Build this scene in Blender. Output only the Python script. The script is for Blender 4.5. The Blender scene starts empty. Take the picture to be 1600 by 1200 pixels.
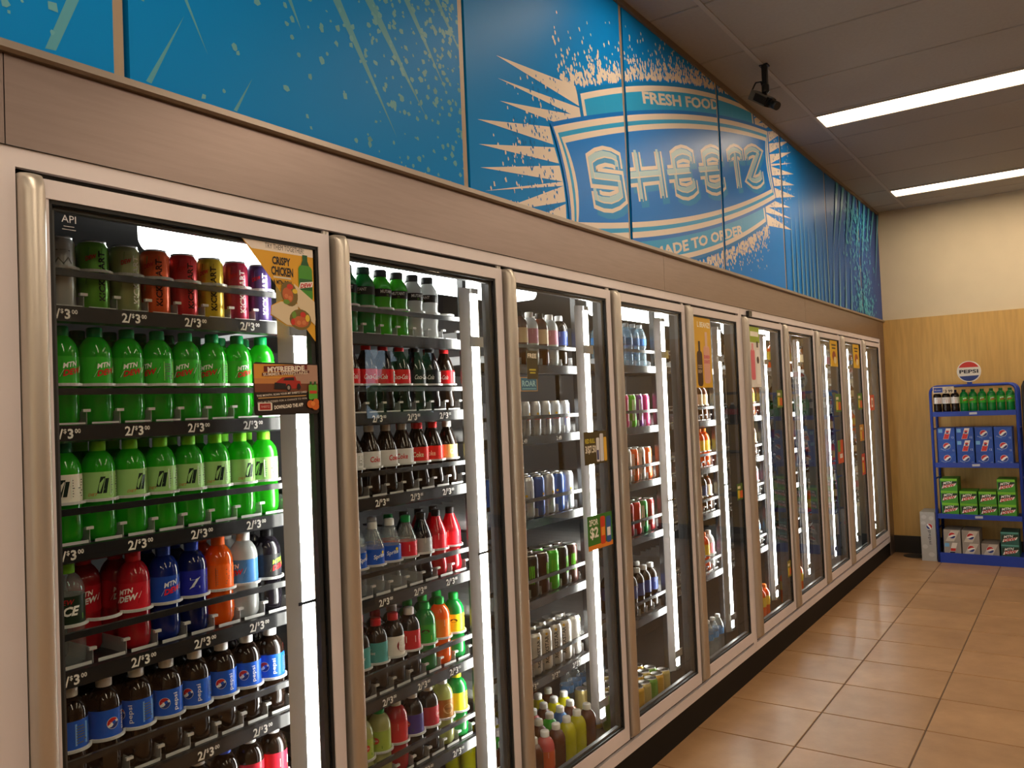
import bpy, bmesh, math, random
from mathutils import Vector, Matrix
R = random.Random(7)
PI = math.pi
scene = bpy.context.scene
col = scene.collection

# ------------------------------------------------------------------ camera, world, exposure
cam_data = bpy.data.cameras.new('camera')
cam = bpy.data.objects.new('camera', cam_data)
col.objects.link(cam)
cam_data.sensor_width = 36.0
cam_data.lens = 1274.86 / 1600 * 36.0
cam_data.clip_start = 0.05
_r = Vector((0.81819153, 0.57346513, -0.04123554))
_u = Vector((0.0504153, -0.00011558, 0.99872833))
_w = Vector((-0.57273111, 0.81922996, 0.02900599))
M3 = Matrix((_r, _u, -_w)).transposed()
cam.matrix_world = Matrix.Translation((1.5921, -0.7103, 1.5583)) @ M3.to_4x4()
scene.camera = cam

world = bpy.data.worlds.new('world')
scene.world = world
world.use_nodes = True
bgn = world.node_tree.nodes['Background']
bgn.inputs[0].default_value = (0.75, 0.85, 1.0, 1)
bgn.inputs[1].default_value = 3.5

vs = scene.view_settings
vs.view_transform = 'Standard'
vs.look = 'None'
vs.gamma = 1.0
vs.use_curve_mapping = False
vs.exposure = 0.0
try:
    scene.cycles.max_bounces = 8
    scene.cycles.transparent_max_bounces = 24
    scene.cycles.caustics_reflective = False
    scene.cycles.caustics_refractive = False
    scene.cycles.sample_clamp_indirect = 6.0
    scene.cycles.use_denoising = True
except Exception:
    pass

ROOM_LIGHT = 14.0      # ceiling fixture lens
LED_LIGHT = 38.0      # cooler LED strips
LAMP_LIGHT = 14.0      # lamps under the cooler ceiling

# ------------------------------------------------------------------ materials
MATS = {}
def srgb(r, g, b):
    def f(c):
        c /= 255.0
        return c / 12.92 if c <= 0.04045 else ((c + 0.055) / 1.055) ** 2.4
    return (f(r), f(g), f(b), 1.0)

def principled(name, color, rough=0.5, metal=0.0, spec=0.5, coat=0.0, noise=None, bump=None, emit=None):
    if name in MATS:
        return MATS[name]
    m = bpy.data.materials.new(name)
    m.use_nodes = True
    nt = m.node_tree
    b = nt.nodes['Principled BSDF']
    b.inputs['Base Color'].default_value = color
    b.inputs['Roughness'].default_value = rough
    b.inputs['Metallic'].default_value = metal
    b.inputs['Specular IOR Level'].default_value = spec
    b.inputs['Coat Weight'].default_value = coat
    b.inputs['Coat Roughness'].default_value = 0.08
    tc = nt.nodes.new('ShaderNodeTexCoord')
    if noise:
        scale, amount, stretch = noise
        mp = nt.nodes.new('ShaderNodeMapping')
        mp.inputs['Scale'].default_value = stretch
        n = nt.nodes.new('ShaderNodeTexNoise')
        n.inputs['Scale'].default_value = scale
        n.inputs['Detail'].default_value = 5
        geo = nt.nodes.new('ShaderNodeNewGeometry')
        nt.links.new(geo.outputs['Position'], mp.inputs['Vector'])
        nt.links.new(mp.outputs['Vector'], n.inputs['Vector'])
        mr = nt.nodes.new('ShaderNodeMapRange')
        mr.inputs['From Min'].default_value = 0.3
        mr.inputs['From Max'].default_value = 0.7
        mr.inputs['To Min'].default_value = 1 - amount
        mr.inputs['To Max'].default_value = 1 + amount
        nt.links.new(n.outputs['Fac'], mr.inputs['Value'])
        mx = nt.nodes.new('ShaderNodeVectorMath')
        mx.operation = 'SCALE'
        mx.inputs[0].default_value = color[:3]
        nt.links.new(mr.outputs['Result'], mx.inputs['Scale'])
        nt.links.new(mx.outputs['Vector'], b.inputs['Base Color'])
        if bump:
            bp = nt.nodes.new('ShaderNodeBump')
            bp.inputs['Strength'].default_value = bump
            bp.inputs['Distance'].default_value = 0.002
            nt.links.new(n.outputs['Fac'], bp.inputs['Height'])
            nt.links.new(bp.outputs['Normal'], b.inputs['Normal'])
    if emit:
        b.inputs['Emission Color'].default_value = emit[0]
        b.inputs['Emission Strength'].default_value = emit[1]
    MATS[name] = m
    return m

def liquid(name, color, translucency=0.45, rough=0.06):
    """coloured bottle of drink: diffuse + translucent body under a glossy skin"""
    if name in MATS:
        return MATS[name]
    m = bpy.data.materials.new(name)
    m.use_nodes = True
    nt = m.node_tree
    nt.nodes.clear()
    out = nt.nodes.new('ShaderNodeOutputMaterial')
    d = nt.nodes.new('ShaderNodeBsdfDiffuse')
    t = nt.nodes.new('ShaderNodeBsdfTranslucent')
    g = nt.nodes.new('ShaderNodeBsdfGlossy')
    g.inputs['Roughness'].default_value = rough
    d.inputs['Color'].default_value = color
    t.inputs['Color'].default_value = color
    m1 = nt.nodes.new('ShaderNodeMixShader')
    m1.inputs[0].default_value = translucency
    nt.links.new(d.outputs[0], m1.inputs[1])
    nt.links.new(t.outputs[0], m1.inputs[2])
    lw = nt.nodes.new('ShaderNodeFresnel')
    lw.inputs['IOR'].default_value = 1.5
    geo = nt.nodes.new('ShaderNodeNewGeometry')
    inv = nt.nodes.new('ShaderNodeMath'); inv.operation = 'SUBTRACT'
    inv.inputs[0].default_value = 1.0
    nt.links.new(geo.outputs['Backfacing'], inv.inputs[1])
    mul = nt.nodes.new('ShaderNodeMath'); mul.operation = 'MULTIPLY'
    nt.links.new(lw.outputs[0], mul.inputs[0])
    nt.links.new(inv.outputs[0], mul.inputs[1])
    m2 = nt.nodes.new('ShaderNodeMixShader')
    nt.links.new(mul.outputs[0], m2.inputs[0])
    nt.links.new(m1.outputs[0], m2.inputs[1])
    nt.links.new(g.outputs[0], m2.inputs[2])
    nt.links.new(m2.outputs[0], out.inputs[0])
    MATS[name] = m
    return m

def clear(name, tint=(1, 1, 1, 1), ior=1.5, rough=0.0, body=0.0, body_col=(1, 1, 1, 1)):
    """clear sheet: transparent with a fresnel reflection (front faces only)"""
    if name in MATS:
        return MATS[name]
    m = bpy.data.materials.new(name)
    m.use_nodes = True
    nt = m.node_tree
    nt.nodes.clear()
    out = nt.nodes.new('ShaderNodeOutputMaterial')
    t = nt.nodes.new('ShaderNodeBsdfTransparent')
    t.inputs['Color'].default_value = tint
    base = t
    if body > 0:
        d = nt.nodes.new('ShaderNodeBsdfDiffuse')
        d.inputs['Color'].default_value = body_col
        mb = nt.nodes.new('ShaderNodeMixShader')
        mb.inputs[0].default_value = body
        nt.links.new(t.outputs[0], mb.inputs[1])
        nt.links.new(d.outputs[0], mb.inputs[2])
        base = mb
    g = nt.nodes.new('ShaderNodeBsdfGlossy')
    g.inputs['Roughness'].default_value = rough
    fr = nt.nodes.new('ShaderNodeFresnel')
    fr.inputs['IOR'].default_value = ior
    geo = nt.nodes.new('ShaderNodeNewGeometry')
    inv = nt.nodes.new('ShaderNodeMath'); inv.operation = 'SUBTRACT'
    inv.inputs[0].default_value = 1.0
    nt.links.new(geo.outputs['Backfacing'], inv.inputs[1])
    mul = nt.nodes.new('ShaderNodeMath'); mul.operation = 'MULTIPLY'
    nt.links.new(fr.outputs[0], mul.inputs[0])
    nt.links.new(inv.outputs[0], mul.inputs[1])
    mx = nt.nodes.new('ShaderNodeMixShader')
    nt.links.new(mul.outputs[0], mx.inputs[0])
    nt.links.new(base.outputs[0], mx.inputs[1])
    nt.links.new(g.outputs[0], mx.inputs[2])
    nt.links.new(mx.outputs[0], out.inputs[0])
    MATS[name] = m
    return m

def flat(r, g, b, rough=0.45):
    """plain printed / painted colour given in sRGB"""
    return principled('paint_%d_%d_%d_%d' % (r, g, b, int(rough * 100)), srgb(r, g, b), rough, spec=0.5 if rough > 0.36 else 0.15)

def emitter(name, color, strength):
    return principled(name, (0.8, 0.8, 0.8, 1), 0.5, emit=(color, strength))

ALU = principled('anodised_aluminium', (0.78, 0.72, 0.74, 1), 0.42, 0.2, noise=(3.0, 0.05, (1, 1, 1)))
HANDLE = principled('satin_handle_metal', (0.60, 0.55, 0.48, 1), 0.4, 0.7)
STEEL = principled('brushed_stainless', (0.30, 0.235, 0.215, 1), 0.36, 0.88, noise=(70.0, 0.05, (1, 0.10, 1.4)), bump=0.03)
BLACK = principled('black_rubber', (0.006, 0.006, 0.006, 1), 0.6)
BLACKP = principled('black_plastic', (0.012, 0.012, 0.013, 1), 0.25)
SHELFM = principled('black_coated_wire', (0.014, 0.014, 0.015, 1), 0.3)
DARKIN = principled('cooler_lining', (0.035, 0.033, 0.033, 1), 0.6)
DARKFR = principled('dark_grey_gasket', (0.05, 0.05, 0.055, 1), 0.4)
GLASS = clear('door_glass', (0.97, 0.985, 0.975, 1), 1.45)
PLAST = clear('clear_track_plastic', (0.95, 0.95, 0.95, 1), 1.45, 0.15, 0.45, (0.75, 0.75, 0.75, 1))
LEDM = emitter('led_strip_light', (1.0, 0.98, 0.93, 1), LED_LIGHT)
LAMPM = emitter('cooler_lamp_light', (1.0, 1.0, 0.98, 1), LAMP_LIGHT)
CEILLIGHT = emitter('ceiling_fixture_light', (1.0, 0.80, 0.58, 1), ROOM_LIGHT)
GALV = principled('galvanised_bracket', (0.55, 0.53, 0.5, 1), 0.35, 0.6)
WHITE = flat(235, 232, 226)
CREAM = flat(228, 214, 200)
KICK = principled('black_cove_base', (0.004, 0.0035, 0.003, 1), 0.6, spec=0.2)

# ------------------------------------------------------------------ object helpers
def tag(o, label=None, cat=None, group=None, kind=None):
    if label: o['label'] = label
    if cat: o['category'] = cat
    if group: o['group'] = group
    if kind: o['kind'] = kind
    return o

def link(name, data, parent=None, loc=None, rotz=None):
    o = bpy.data.objects.new(name, data)
    col.objects.link(o)
    if parent is not None: o.parent = parent
    if loc is not None: o.location = loc
    if rotz: o.rotation_euler[2] = rotz
    return o

def thing(name, loc, label, cat, group=None, kind=None, rotz=None):
    return tag(link(name, None, None, loc, rotz), label, cat, group, kind)

class MB:
    """collects shapes for ONE mesh"""
    def __init__(s):
        s.v = []; s.f = []; s.smooth = []
    def poly(s, pts, smooth=False):
        i = len(s.v)
        s.v += [tuple(p) for p in pts]
        s.f.append(tuple(range(i, i + len(pts)))); s.smooth.append(smooth)
        return s
    def box(s, a, b):
        x0, y0, z0 = a; x1, y1, z1 = b
        i = len(s.v)
        s.v += [(x0, y0, z0), (x1, y0, z0), (x1, y1, z0), (x0, y1, z0), (x0, y0, z1), (x1, y0, z1), (x1, y1, z1), (x0, y1, z1)]
        for q in ((0, 3, 2, 1), (4, 5, 6, 7), (0, 1, 5, 4), (1, 2, 6, 5), (2, 3, 7, 6), (3, 0, 4, 7)):
            s.f.append(tuple(i + k for k in q)); s.smooth.append(False)
        return s
    def lathe(s, prof, n=20, lobes=None, c=(0, 0, 0), cap0=True, cap1=True):
        i0 = len(s.v)
        for r, z in prof:
            for k in range(n):
                a = 2 * PI * k / n
                rr = r
                if lobes and lobes[1] <= z <= lobes[2]:
                    rr = r * (1 + lobes[3] * math.cos(lobes[0] * a))
                s.v.append((c[0] + rr * math.cos(a), c[1] + rr * math.sin(a), c[2] + z))
        for j in range(len(prof) - 1):
            for k in range(n):
                a = i0 + j * n + k; b = i0 + j * n + (k + 1) % n
                s.f.append((a, b, b + n, a + n)); s.smooth.append(True)
        if cap0: s.f.append(tuple(i0 + k for k in range(n))[::-1]); s.smooth.append(False)
        if cap1:
            b = i0 + (len(prof) - 1) * n
            s.f.append(tuple(b + k for k in range(n))); s.smooth.append(False)
        return s
    def tube(s, pts, r, n=8):
        pts = [Vector(p) for p in pts]
        i0 = len(s.v)
        prev = None
        for j, p in enumerate(pts):
            t = (pts[min(j + 1, len(pts) - 1)] - pts[max(j - 1, 0)]).normalized()
            ref = Vector((0, 0, 1)) if abs(t.z) < 0.9 else Vector((1, 0, 0))
            a = t.cross(ref).normalized()
            if prev is not None and a.dot(prev) < 0: a = -a
            prev = a
            b = t.cross(a)
            for k in range(n):
                th = 2 * PI * k / n
                s.v.append(tuple(p + r * (math.cos(th) * a + math.sin(th) * b)))
        for j in range(len(pts) - 1):
            for k in range(n):
                a = i0 + j * n + k; b = i0 + j * n + (k + 1) % n
                s.f.append((a, b, b + n, a + n)); s.smooth.append(True)
        s.f.append(tuple(i0 + k for k in range(n))); s.smooth.append(False)
        e = i0 + (len(pts) - 1) * n
        s.f.append(tuple(e + k for k in range(n))); s.smooth.append(False)
        return s
    def prism(s, poly, axis, a, b):
        """2-D polygon extruded along an axis between a and b ('x': poly=(y,z), 'y': (x,z), 'z': (x,y))"""
        def P(p, t):
            return {'x': (t, p[0], p[1]), 'y': (p[0], t, p[1]), 'z': (p[0], p[1], t)}[axis]
        i = len(s.v); n = len(poly)
        s.v += [P(p, a) for p in poly] + [P(p, b) for p in poly]
        s.f.append(tuple(range(i, i + n))); s.smooth.append(False)
        s.f.append(tuple(range(i + n, i + 2 * n))[::-1]); s.smooth.append(False)
        for k in range(n):
            k2 = (k + 1) % n
            s.f.append((i + k, i + n + k, i + n + k2, i + k2)); s.smooth.append(False)
        return s
    def mesh(s, name, mat, fix=True):
        me = bpy.data.meshes.new(name)
        me.from_pydata(s.v, [], s.f)
        me.polygons.foreach_set('use_smooth', s.smooth)
        if fix:
            bm = bmesh.new(); bm.from_mesh(me)
            bmesh.ops.recalc_face_normals(bm, faces=bm.faces)
            bm.to_mesh(me); bm.free()
        if mat: me.materials.append(mat)
        me.update()
        return me
    def build(s, name, mat, parent=None, loc=None, fix=True):
        return link(name, s.mesh(name, mat, fix), parent, loc)

def structure(o):
    o['kind'] = 'structure'
    return o

# ------------------------------------------------------------------ flat art (polygons in 2-D)
_text_cache = {}
def text_polys(string, bold=0.0):
    key = (string, bold)
    if key in _text_cache: return _text_cache[key]
    cu = bpy.data.curves.new('lettering', 'FONT')
    cu.body = string
    cu.size = 1.0
    cu.offset = bold
    cu.resolution_u = 2
    o = bpy.data.objects.new('lettering', cu)
    col.objects.link(o)
    dg = bpy.context.evaluated_depsgraph_get()
    me = bpy.data.meshes.new_from_object(o.evaluated_get(dg))
    polys = [[(me.vertices[i].co.x, me.vertices[i].co.y) for i in p.vertices] for p in me.polygons]
    bpy.data.objects.remove(o); bpy.data.curves.remove(cu); bpy.data.meshes.remove(me)
    xs = [p[0] for q in polys for p in q]; ys = [p[1] for q in polys for p in q]
    x0, x1, y0, y1 = min(xs), max(xs), min(ys), max(ys)
    polys = [[((x - x0) / (y1 - y0), (y - y0) / (y1 - y0)) for x, y in q] for q in polys]
    _text_cache[key] = (polys, (x1 - x0) / (y1 - y0))
    return _text_cache[key]

def txt(string, cx, cy, h, w=None, shear=0.0, rot=0.0, bold=0.0):
    """lettering centred on (cx, cy), cap height h, squeezed to width w when given"""
    polys, asp = text_polys(string, bold)
    sx = h if w is None else w / asp
    W = asp * sx
    c, s = math.cos(rot), math.sin(rot)
    out = []
    for q in polys:
        o = []
        for x, y in q:
            X = x * sx - W / 2 + shear * (y - 0.5) * h
            Y = (y - 0.5) * h
            o.append((cx + X * c - Y * s, cy + X * s + Y * c))
        out.append(o)
    return out

def rect(x0, y0, x1, y1): return [[(x0, y0), (x1, y0), (x1, y1), (x0, y1)]]
def ell(cx, cy, rx, ry, n=20, rot=0.0, a0=0.0, a1=2 * PI):
    c, s = math.cos(rot), math.sin(rot)
    pts = []
    full = abs(a1 - a0 - 2 * PI) < 1e-6
    for k in range(n if full else n + 1):
        a = a0 + (a1 - a0) * k / n
        x, y = rx * math.cos(a), ry * math.sin(a)
        pts.append((cx + x * c - y * s, cy + x * s + y * c))
    return [pts]
def rrect(x0, y0, x1, y1, r):
    pts = []
    for cx, cy, a in ((x1 - r, y0 + r, -PI / 2), (x1 - r, y1 - r, 0), (x0 + r, y1 - r, PI / 2), (x0 + r, y0 + r, PI)):
        for k in range(5):
            pts.append((cx + r * math.cos(a + k * PI / 8), cy + r * math.sin(a + k * PI / 8)))
    return [pts]
def ribbon(pts, w):
    """polyline with mitred corners -> quads"""
    L = []
    n = len(pts)
    for i in range(n):
        p = Vector(pts[i])
        d0 = (p - Vector(pts[i - 1])).normalized() if i > 0 else None
        d1 = (Vector(pts[i + 1]) - p).normalized() if i < n - 1 else None
        if d0 is None: d0 = d1
        if d1 is None: d1 = d0
        n0 = Vector((-d0.y, d0.x)); n1 = Vector((-d1.y, d1.x))
        m = (n0 + n1)
        m = m.normalized() if m.length > 1e-6 else n0
        k = 1.0 / max(m.dot(n0), 0.35)
        L.append((tuple(p + m * (w / 2 * k)), tuple(p - m * (w / 2 * k))))
    return [[L[i][1], L[i + 1][1], L[i + 1][0], L[i][0]] for i in range(n - 1)]

def globe(cx, cy, r, rot=0.0):
    """red / white / blue soda roundel"""
    A = []
    A.append(((236, 233, 228), ell(cx, cy, r, r, 20)))
    c, s = math.cos(rot), math.sin(rot)
    def tr(pts): return [[(cx + x * c - y * s, cy + x * s + y * c) for x, y in pts]]
    rr = r * 0.93
    top = [(rr * math.cos(a), rr * math.sin(a)) for a in [PI * (0.06 + 0.94 * k / 12) for k in range(13)]]
    top += [(-rr * 0.5, rr * 0.12), (0, rr * 0.28), (rr * 0.5, rr * 0.3)]
    A.append(((190, 34, 36), tr(top)))
    bot = [(rr * math.cos(a), rr * math.sin(a)) for a in [PI * (1.12 + 0.80 * k / 12) for k in range(13)]]
    bot += [(rr * 0.5, -rr * 0.18), (0, -rr * 0.34), (-rr * 0.5, -rr * 0.5)]
    A.append(((24, 52, 120), tr(bot)))
    return A

def clip(poly, axis, lim, keep_less):
    out = []
    n = len(poly)
    for i in range(n):
        a, b = poly[i], poly[(i + 1) % n]
        ina = (a[axis] <= lim) if keep_less else (a[axis] >= lim)
        inb = (b[axis] <= lim) if keep_less else (b[axis] >= lim)
        if ina: out.append(a)
        if ina != inb:
            t = (lim - a[axis]) / (b[axis] - a[axis])
            out.append((a[0] + t * (b[0] - a[0]), a[1] + t * (b[1] - a[1])))
    return out
def clip_rect(poly, x0, y0, x1, y1):
    for ax, lim, less in ((0, x0, False), (0, x1, True), (1, y0, False), (1, y1, True)):
        if len(poly) < 3: return []
        poly = clip(poly, ax, lim, less)
    return poly if len(poly) >= 3 else []

def area(poly):
    return 0.5 * sum(poly[i][0] * poly[(i + 1) % len(poly)][1] - poly[(i + 1) % len(poly)][0] * poly[i][1] for i in range(len(poly)))

def art_meshes(art, mapping, step=0.0004, window=None, rough=0.4):
    """art = [(rgb, polys)] in painting order -> [(rgb, mesh)] one mesh per run of a colour.
    mapping(u, v, d) -> 3-D point, d = height of the print above the surface"""
    out = []
    order = []
    for rgb, polys in art:
        if not order or order[-1][0] != rgb: order.append((rgb, []))
        order[-1][1].extend(polys)
    for i, (rgb, polys) in enumerate(order):
        mb = MB()
        for p in polys:
            if window: p = clip_rect(p, *window)
            if len(p) < 3 or abs(area(p)) < 1e-9: continue
            if area(p) < 0: p = p[::-1]
            dd = step * (i + 1 + 0.6 * R.random())
            mb.poly([mapping(u, v, dd) for u, v in p])
        if mb.f: out.append((rgb, mb.mesh('print', flat(*rgb, rough), fix=False)))
    return out

def wall_map(x):            # sheet facing +x : u = y, v = z
    return lambda u, v, d: (x + d, u, v)
def front_map(y):           # sheet facing -y : u = x, v = z
    return lambda u, v, d: (u, y - d, v)
def cyl_map(r):             # wrapped round a bottle, u = arc length measured from +x
    return lambda u, v, d: ((r + d) * math.cos(u / r), (r + d) * math.sin(u / r), v)

# ------------------------------------------------------------------ measures
W = 0.762            # door pitch
GAP = 0.0514         # wider mullion between the two five-door frames
def bay_y(n): return n * W + (GAP if n >= 5 else 0.0)      # n = 0..9 : hinge-less edge of the bay
CEIL = 3.33
END = 7.96
XR, YB = 5.6, -4.0   # far side and rear of the shop

# ------------------------------------------------------------------ floor
T = 0.4605
floor = structure(MB().box((-0.0, YB, -0.05), (XR, END, -0.004)).build('floor', principled('grout', (0.11, 0.065, 0.035, 1), 0.8)))
TILE = bpy.data.materials.new('beige_floor_tile'); TILE.use_nodes = True
nt = TILE.node_tree; b = nt.nodes['Principled BSDF']
geo = nt.nodes.new('ShaderNodeNewGeometry'); oi = nt.nodes.new('ShaderNodeObjectInfo')
n1 = nt.nodes.new('ShaderNodeTexNoise'); n1.inputs['Scale'].default_value = 5.0; n1.inputs['Detail'].default_value = 8; n1.inputs['Roughness'].default_value = 0.65
nt.links.new(geo.outputs['Position'], n1.inputs['Vector'])
cr = nt.nodes.new('ShaderNodeValToRGB')
cr.color_ramp.elements[0].position = 0.3; cr.color_ramp.elements[0].color = (0.275, 0.150, 0.068, 1)
cr.color_ramp.elements[1].position = 0.72; cr.color_ramp.elements[1].color = (0.38, 0.220, 0.106, 1)
nt.links.new(n1.outputs['Fac'], cr.inputs['Fac'])
mr = nt.nodes.new('ShaderNodeMapRange'); mr.inputs['To Min'].default_value = 0.93; mr.inputs['To Max'].default_value = 1.07
nt.links.new(oi.outputs['Random'], mr.inputs['Value'])
sc = nt.nodes.new('ShaderNodeVectorMath'); sc.operation = 'SCALE'
nt.links.new(cr.outputs['Color'], sc.inputs[0]); nt.links.new(mr.outputs['Result'], sc.inputs['Scale'])
nt.links.new(sc.outputs['Vector'], b.inputs['Base Color'])
n2 = nt.nodes.new('ShaderNodeTexNoise'); n2.inputs['Scale'].default_value = 90.0
nt.links.new(geo.outputs['Position'], n2.inputs['Vector'])
bp = nt.nodes.new('ShaderNodeBump'); bp.inputs['Strength'].default_value = 0.12; bp.inputs['Distance'].default_value = 0.002
nt.links.new(n2.outputs['Fac'], bp.inputs['Height']); nt.links.new(bp.outputs['Normal'], b.inputs['Normal'])
b.inputs['Roughness'].default_value = 0.36
b.inputs['Specular IOR Level'].default_value = 0.35
def tile_mesh(sx, sy, z0, z1, mat, bev=0.003):
    mb = MB()
    a = [(0, 0), (sx, 0), (sx, sy), (0, sy)]
    i = [(bev, bev), (sx - bev, bev), (sx - bev, sy - bev), (bev, sy - bev)]
    mb.poly([(x, y, z1) for x, y in i])
    zt = z1 - bev * (1 if z1 > z0 else -1)
    for k in range(4):
        k2 = (k + 1) % 4
        mb.poly([(a[k][0], a[k][1], zt), (a[k2][0], a[k2][1], zt), (i[k2][0], i[k2][1], z1), (i[k][0], i[k][1], z1)])
        mb.poly([(a[k][0], a[k][1], z0), (a[k2][0], a[k2][1], z0), (a[k2][0], a[k2][1], zt), (a[k][0], a[k][1], zt)])
    return mb.mesh('tile', mat)
g = 0.0035
tm = tile_mesh(T - 2 * g, T - 2 * g, -0.004, 0.0, TILE, 0.0015)
Y0 = 2.9874 - 9 * T
far = MB()
for i in range(13):
    for j in range(-10, 22):
        x, y = i * T, Y0 + j * T
        if x > XR or y < YB or y > END: continue
        sx = min(T, XR - x) - 2 * g; sy = min(T, END - y) - 2 * g
        if i < 8 and j >= 0 and sy > T - 0.02:
            link('tile', tm, floor, (x + g, y + g, 0))
        elif i < 8 and j >= 0:
            link('tile', tile_mesh(sx, sy, -0.004, 0.0, TILE, 0.0015), floor, (x + g, y + g, 0))
        elif sx > 0.02 and sy > 0.02:
            far.box((x + g, y + g, -0.004), (x + g + sx, y + g + sy, 0.0))
tag(far.build('tile_field', TILE, floor), kind='stuff')

# ------------------------------------------------------------------ ceiling
CEILM = principled('ceiling_board', (0.36, 0.34, 0.31, 1), 0.9, noise=(60, 0.03, (1, 1, 1)))
RUNNER = principled('ceiling_runner', (0.42, 0.39, 0.35, 1), 0.6)
ceiling = structure(MB().box((-0.05, YB, CEIL + 0.012), (XR, END + 0.1, CEIL + 0.08)).build('ceiling', principled('ceiling_void', (0.06, 0.05, 0.045, 1), 0.9)))
XM = 0.275
cols = [(0.0, XM), (XM, XM + 1.22), (XM + 1.22, XM + 2.44), (XM + 2.44, XM + 3.66), (XM + 3.66, XM + 4.88), (XM + 4.88, XR)]
LIGHT_ROWS = (-3, 1, 3 + 0, 7)      # rows of the grid that hold fixtures (0.61 m each)
YG = 2.78
light_y = [YG + 3 * 0.61 + 0.035, YG + 7 * 0.61 + 0.035, YG - 1 * 0.61 + 0.035, YG - 5 * 0.61 + 0.035, YG - 9 * 0.61 + 0.035]
LW = 0.272
def cut_by_light(y0, y1):
    for ly in light_y:
        if ly < y1 and ly + LW > y0: return ly
    return None
cg = 0.004
for ci, (x0, x1) in enumerate(cols):
    for j in range(-12, 10):
        y0 = YG + j * 0.61; y1 = min(y0 + 0.61, END)
        if y0 < YB or y1 - y0 < 0.05: continue
        ly = cut_by_light(y0, y1) if ci in (1, 2, 3, 4) else None
        parts = [(y0, y1)] if ly is None else [(y0, ly), (ly + LW, y1)]
        for a, bb in parts:
            w_, d_ = x1 - x0 - 0.016, bb - a - 2 * cg
            if w_ < 0.02 or d_ < 0.008: continue
            link('tile', tile_mesh(w_, d_, CEIL + 0.012, CEIL, CEILM, 0.004), ceiling, (x0 + 0.008, a + cg, 0))
for k in range(5):
    x = XM + 1.22 * k
    MB().box((x - 0.0115, YB, CEIL - 0.003), (x + 0.0115, END, CEIL + 0.012)).build('runner', RUNNER, ceiling)

def fixture(x0, x1, y0, label):
    t = thing('ceiling_light', ((x0 + x1) / 2, y0 + LW / 2, CEIL), label, 'ceiling light', 'recessed strip lights in the ceiling')
    L = x1 - x0; h = LW / 2
    fr = MB()
    for a, bb in (((-L / 2, -h, -0.006), (L / 2, -h + 0.014, 0.012)), ((-L / 2, h - 0.014, -0.006), (L / 2, h, 0.012)),
                  ((-L / 2, -h + 0.014, -0.006), (-L / 2 + 0.014, h - 0.014, 0.012)), ((L / 2 - 0.014, -h + 0.014, -0.006), (L / 2, h - 0.014, 0.012))):
        fr.box(a, bb)
    fr.build('frame', flat(200, 188, 172), t)
    MB().box((-L / 2 + 0.014, -h + 0.014, 0.001), (L / 2 - 0.014, h - 0.014, 0.011)).build('lens', CEILLIGHT, t)
for ly, words in ((light_y[0], 'long ceiling strip light beyond the security camera'), (light_y[1], 'long ceiling strip light close to the end wall'),
                  (light_y[2], 'ceiling strip light above the middle of the cooler doors'), (light_y[3], 'ceiling strip light over the shop floor behind'),
                  (light_y[4], 'ceiling strip light over the rear of the shop')):
    fixture(XM, XM + 2.44, ly, words + ', on the cooler side')
    fixture(XM + 2.44, XM + 4.88, ly, words + ', on the window side')

# ------------------------------------------------------------------ walls
PAINT = principled('cream_wall_paint', (0.70, 0.60, 0.42, 1), 0.8, noise=(4, 0.03, (1, 1, 1)))
PANELW = principled('tan_wood_panel', (0.60, 0.37, 0.115, 1), 0.55, noise=(7, 0.10, (6, 1, 0.5)))
BASE = principled('black_vinyl_base', (0.012, 0.010, 0.009, 1), 0.4)
structure(MB().box((-1.7, END, 0), (XR, END + 0.1, CEIL + 0.08)).build('wall_end', PAINT))
structure(MB().box((0.0, END - 0.012, 0.0), (XR, END, 2.262)).build('trim_1', PANELW)).name = 'wall_end_panelling'
structure(MB().box((0.0, END - 0.022, 0.0), (XR, END - 0.012, 0.165)).build('baseboard_end', BASE))
structure(MB().box((-1.7, YB - 0.1, 0), (XR, YB, CEIL + 0.08)).build('wall_rear', PAINT))
wr = MB()
wr.box((XR, YB, 0), (XR + 0.1, 6.4, CEIL + 0.08)); wr.box((XR, 7.8, 0), (XR + 0.1, END, CEIL + 0.08))
wr.box((XR, 6.4, 0), (XR + 0.1, 7.8, 1.45)); wr.box((XR, 6.4, 2.4), (XR + 0.1, 7.8, CEIL + 0.08))
structure(wr.build('wall_right', principled('dark_shop_wall', (0.20, 0.14, 0.09, 1), 0.7)))
win = structure(MB().box((XR + 0.04, 6.4, 1.45), (XR + 0.046, 7.8, 2.4)).build('window_1', clear('window_glass', (0.9, 0.95, 0.95, 1))))
wf = MB()
for a in (6.4, 6.85, 7.3, 7.75): wf.box((XR + 0.02, a, 1.45), (XR + 0.07, a + 0.05, 2.4))
wf.box((XR + 0.02, 6.4, 1.45), (XR + 0.07, 7.8, 1.5)); wf.box((XR + 0.02, 6.4, 2.35), (XR + 0.07, 7.8, 2.4))
wf.build('window_frame', flat(60, 56, 52), win)
structure(MB().box((XR - 0.012, YB, 0), (XR, END - 0.012, 0.165)).build('baseboard_right', BASE))
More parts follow.
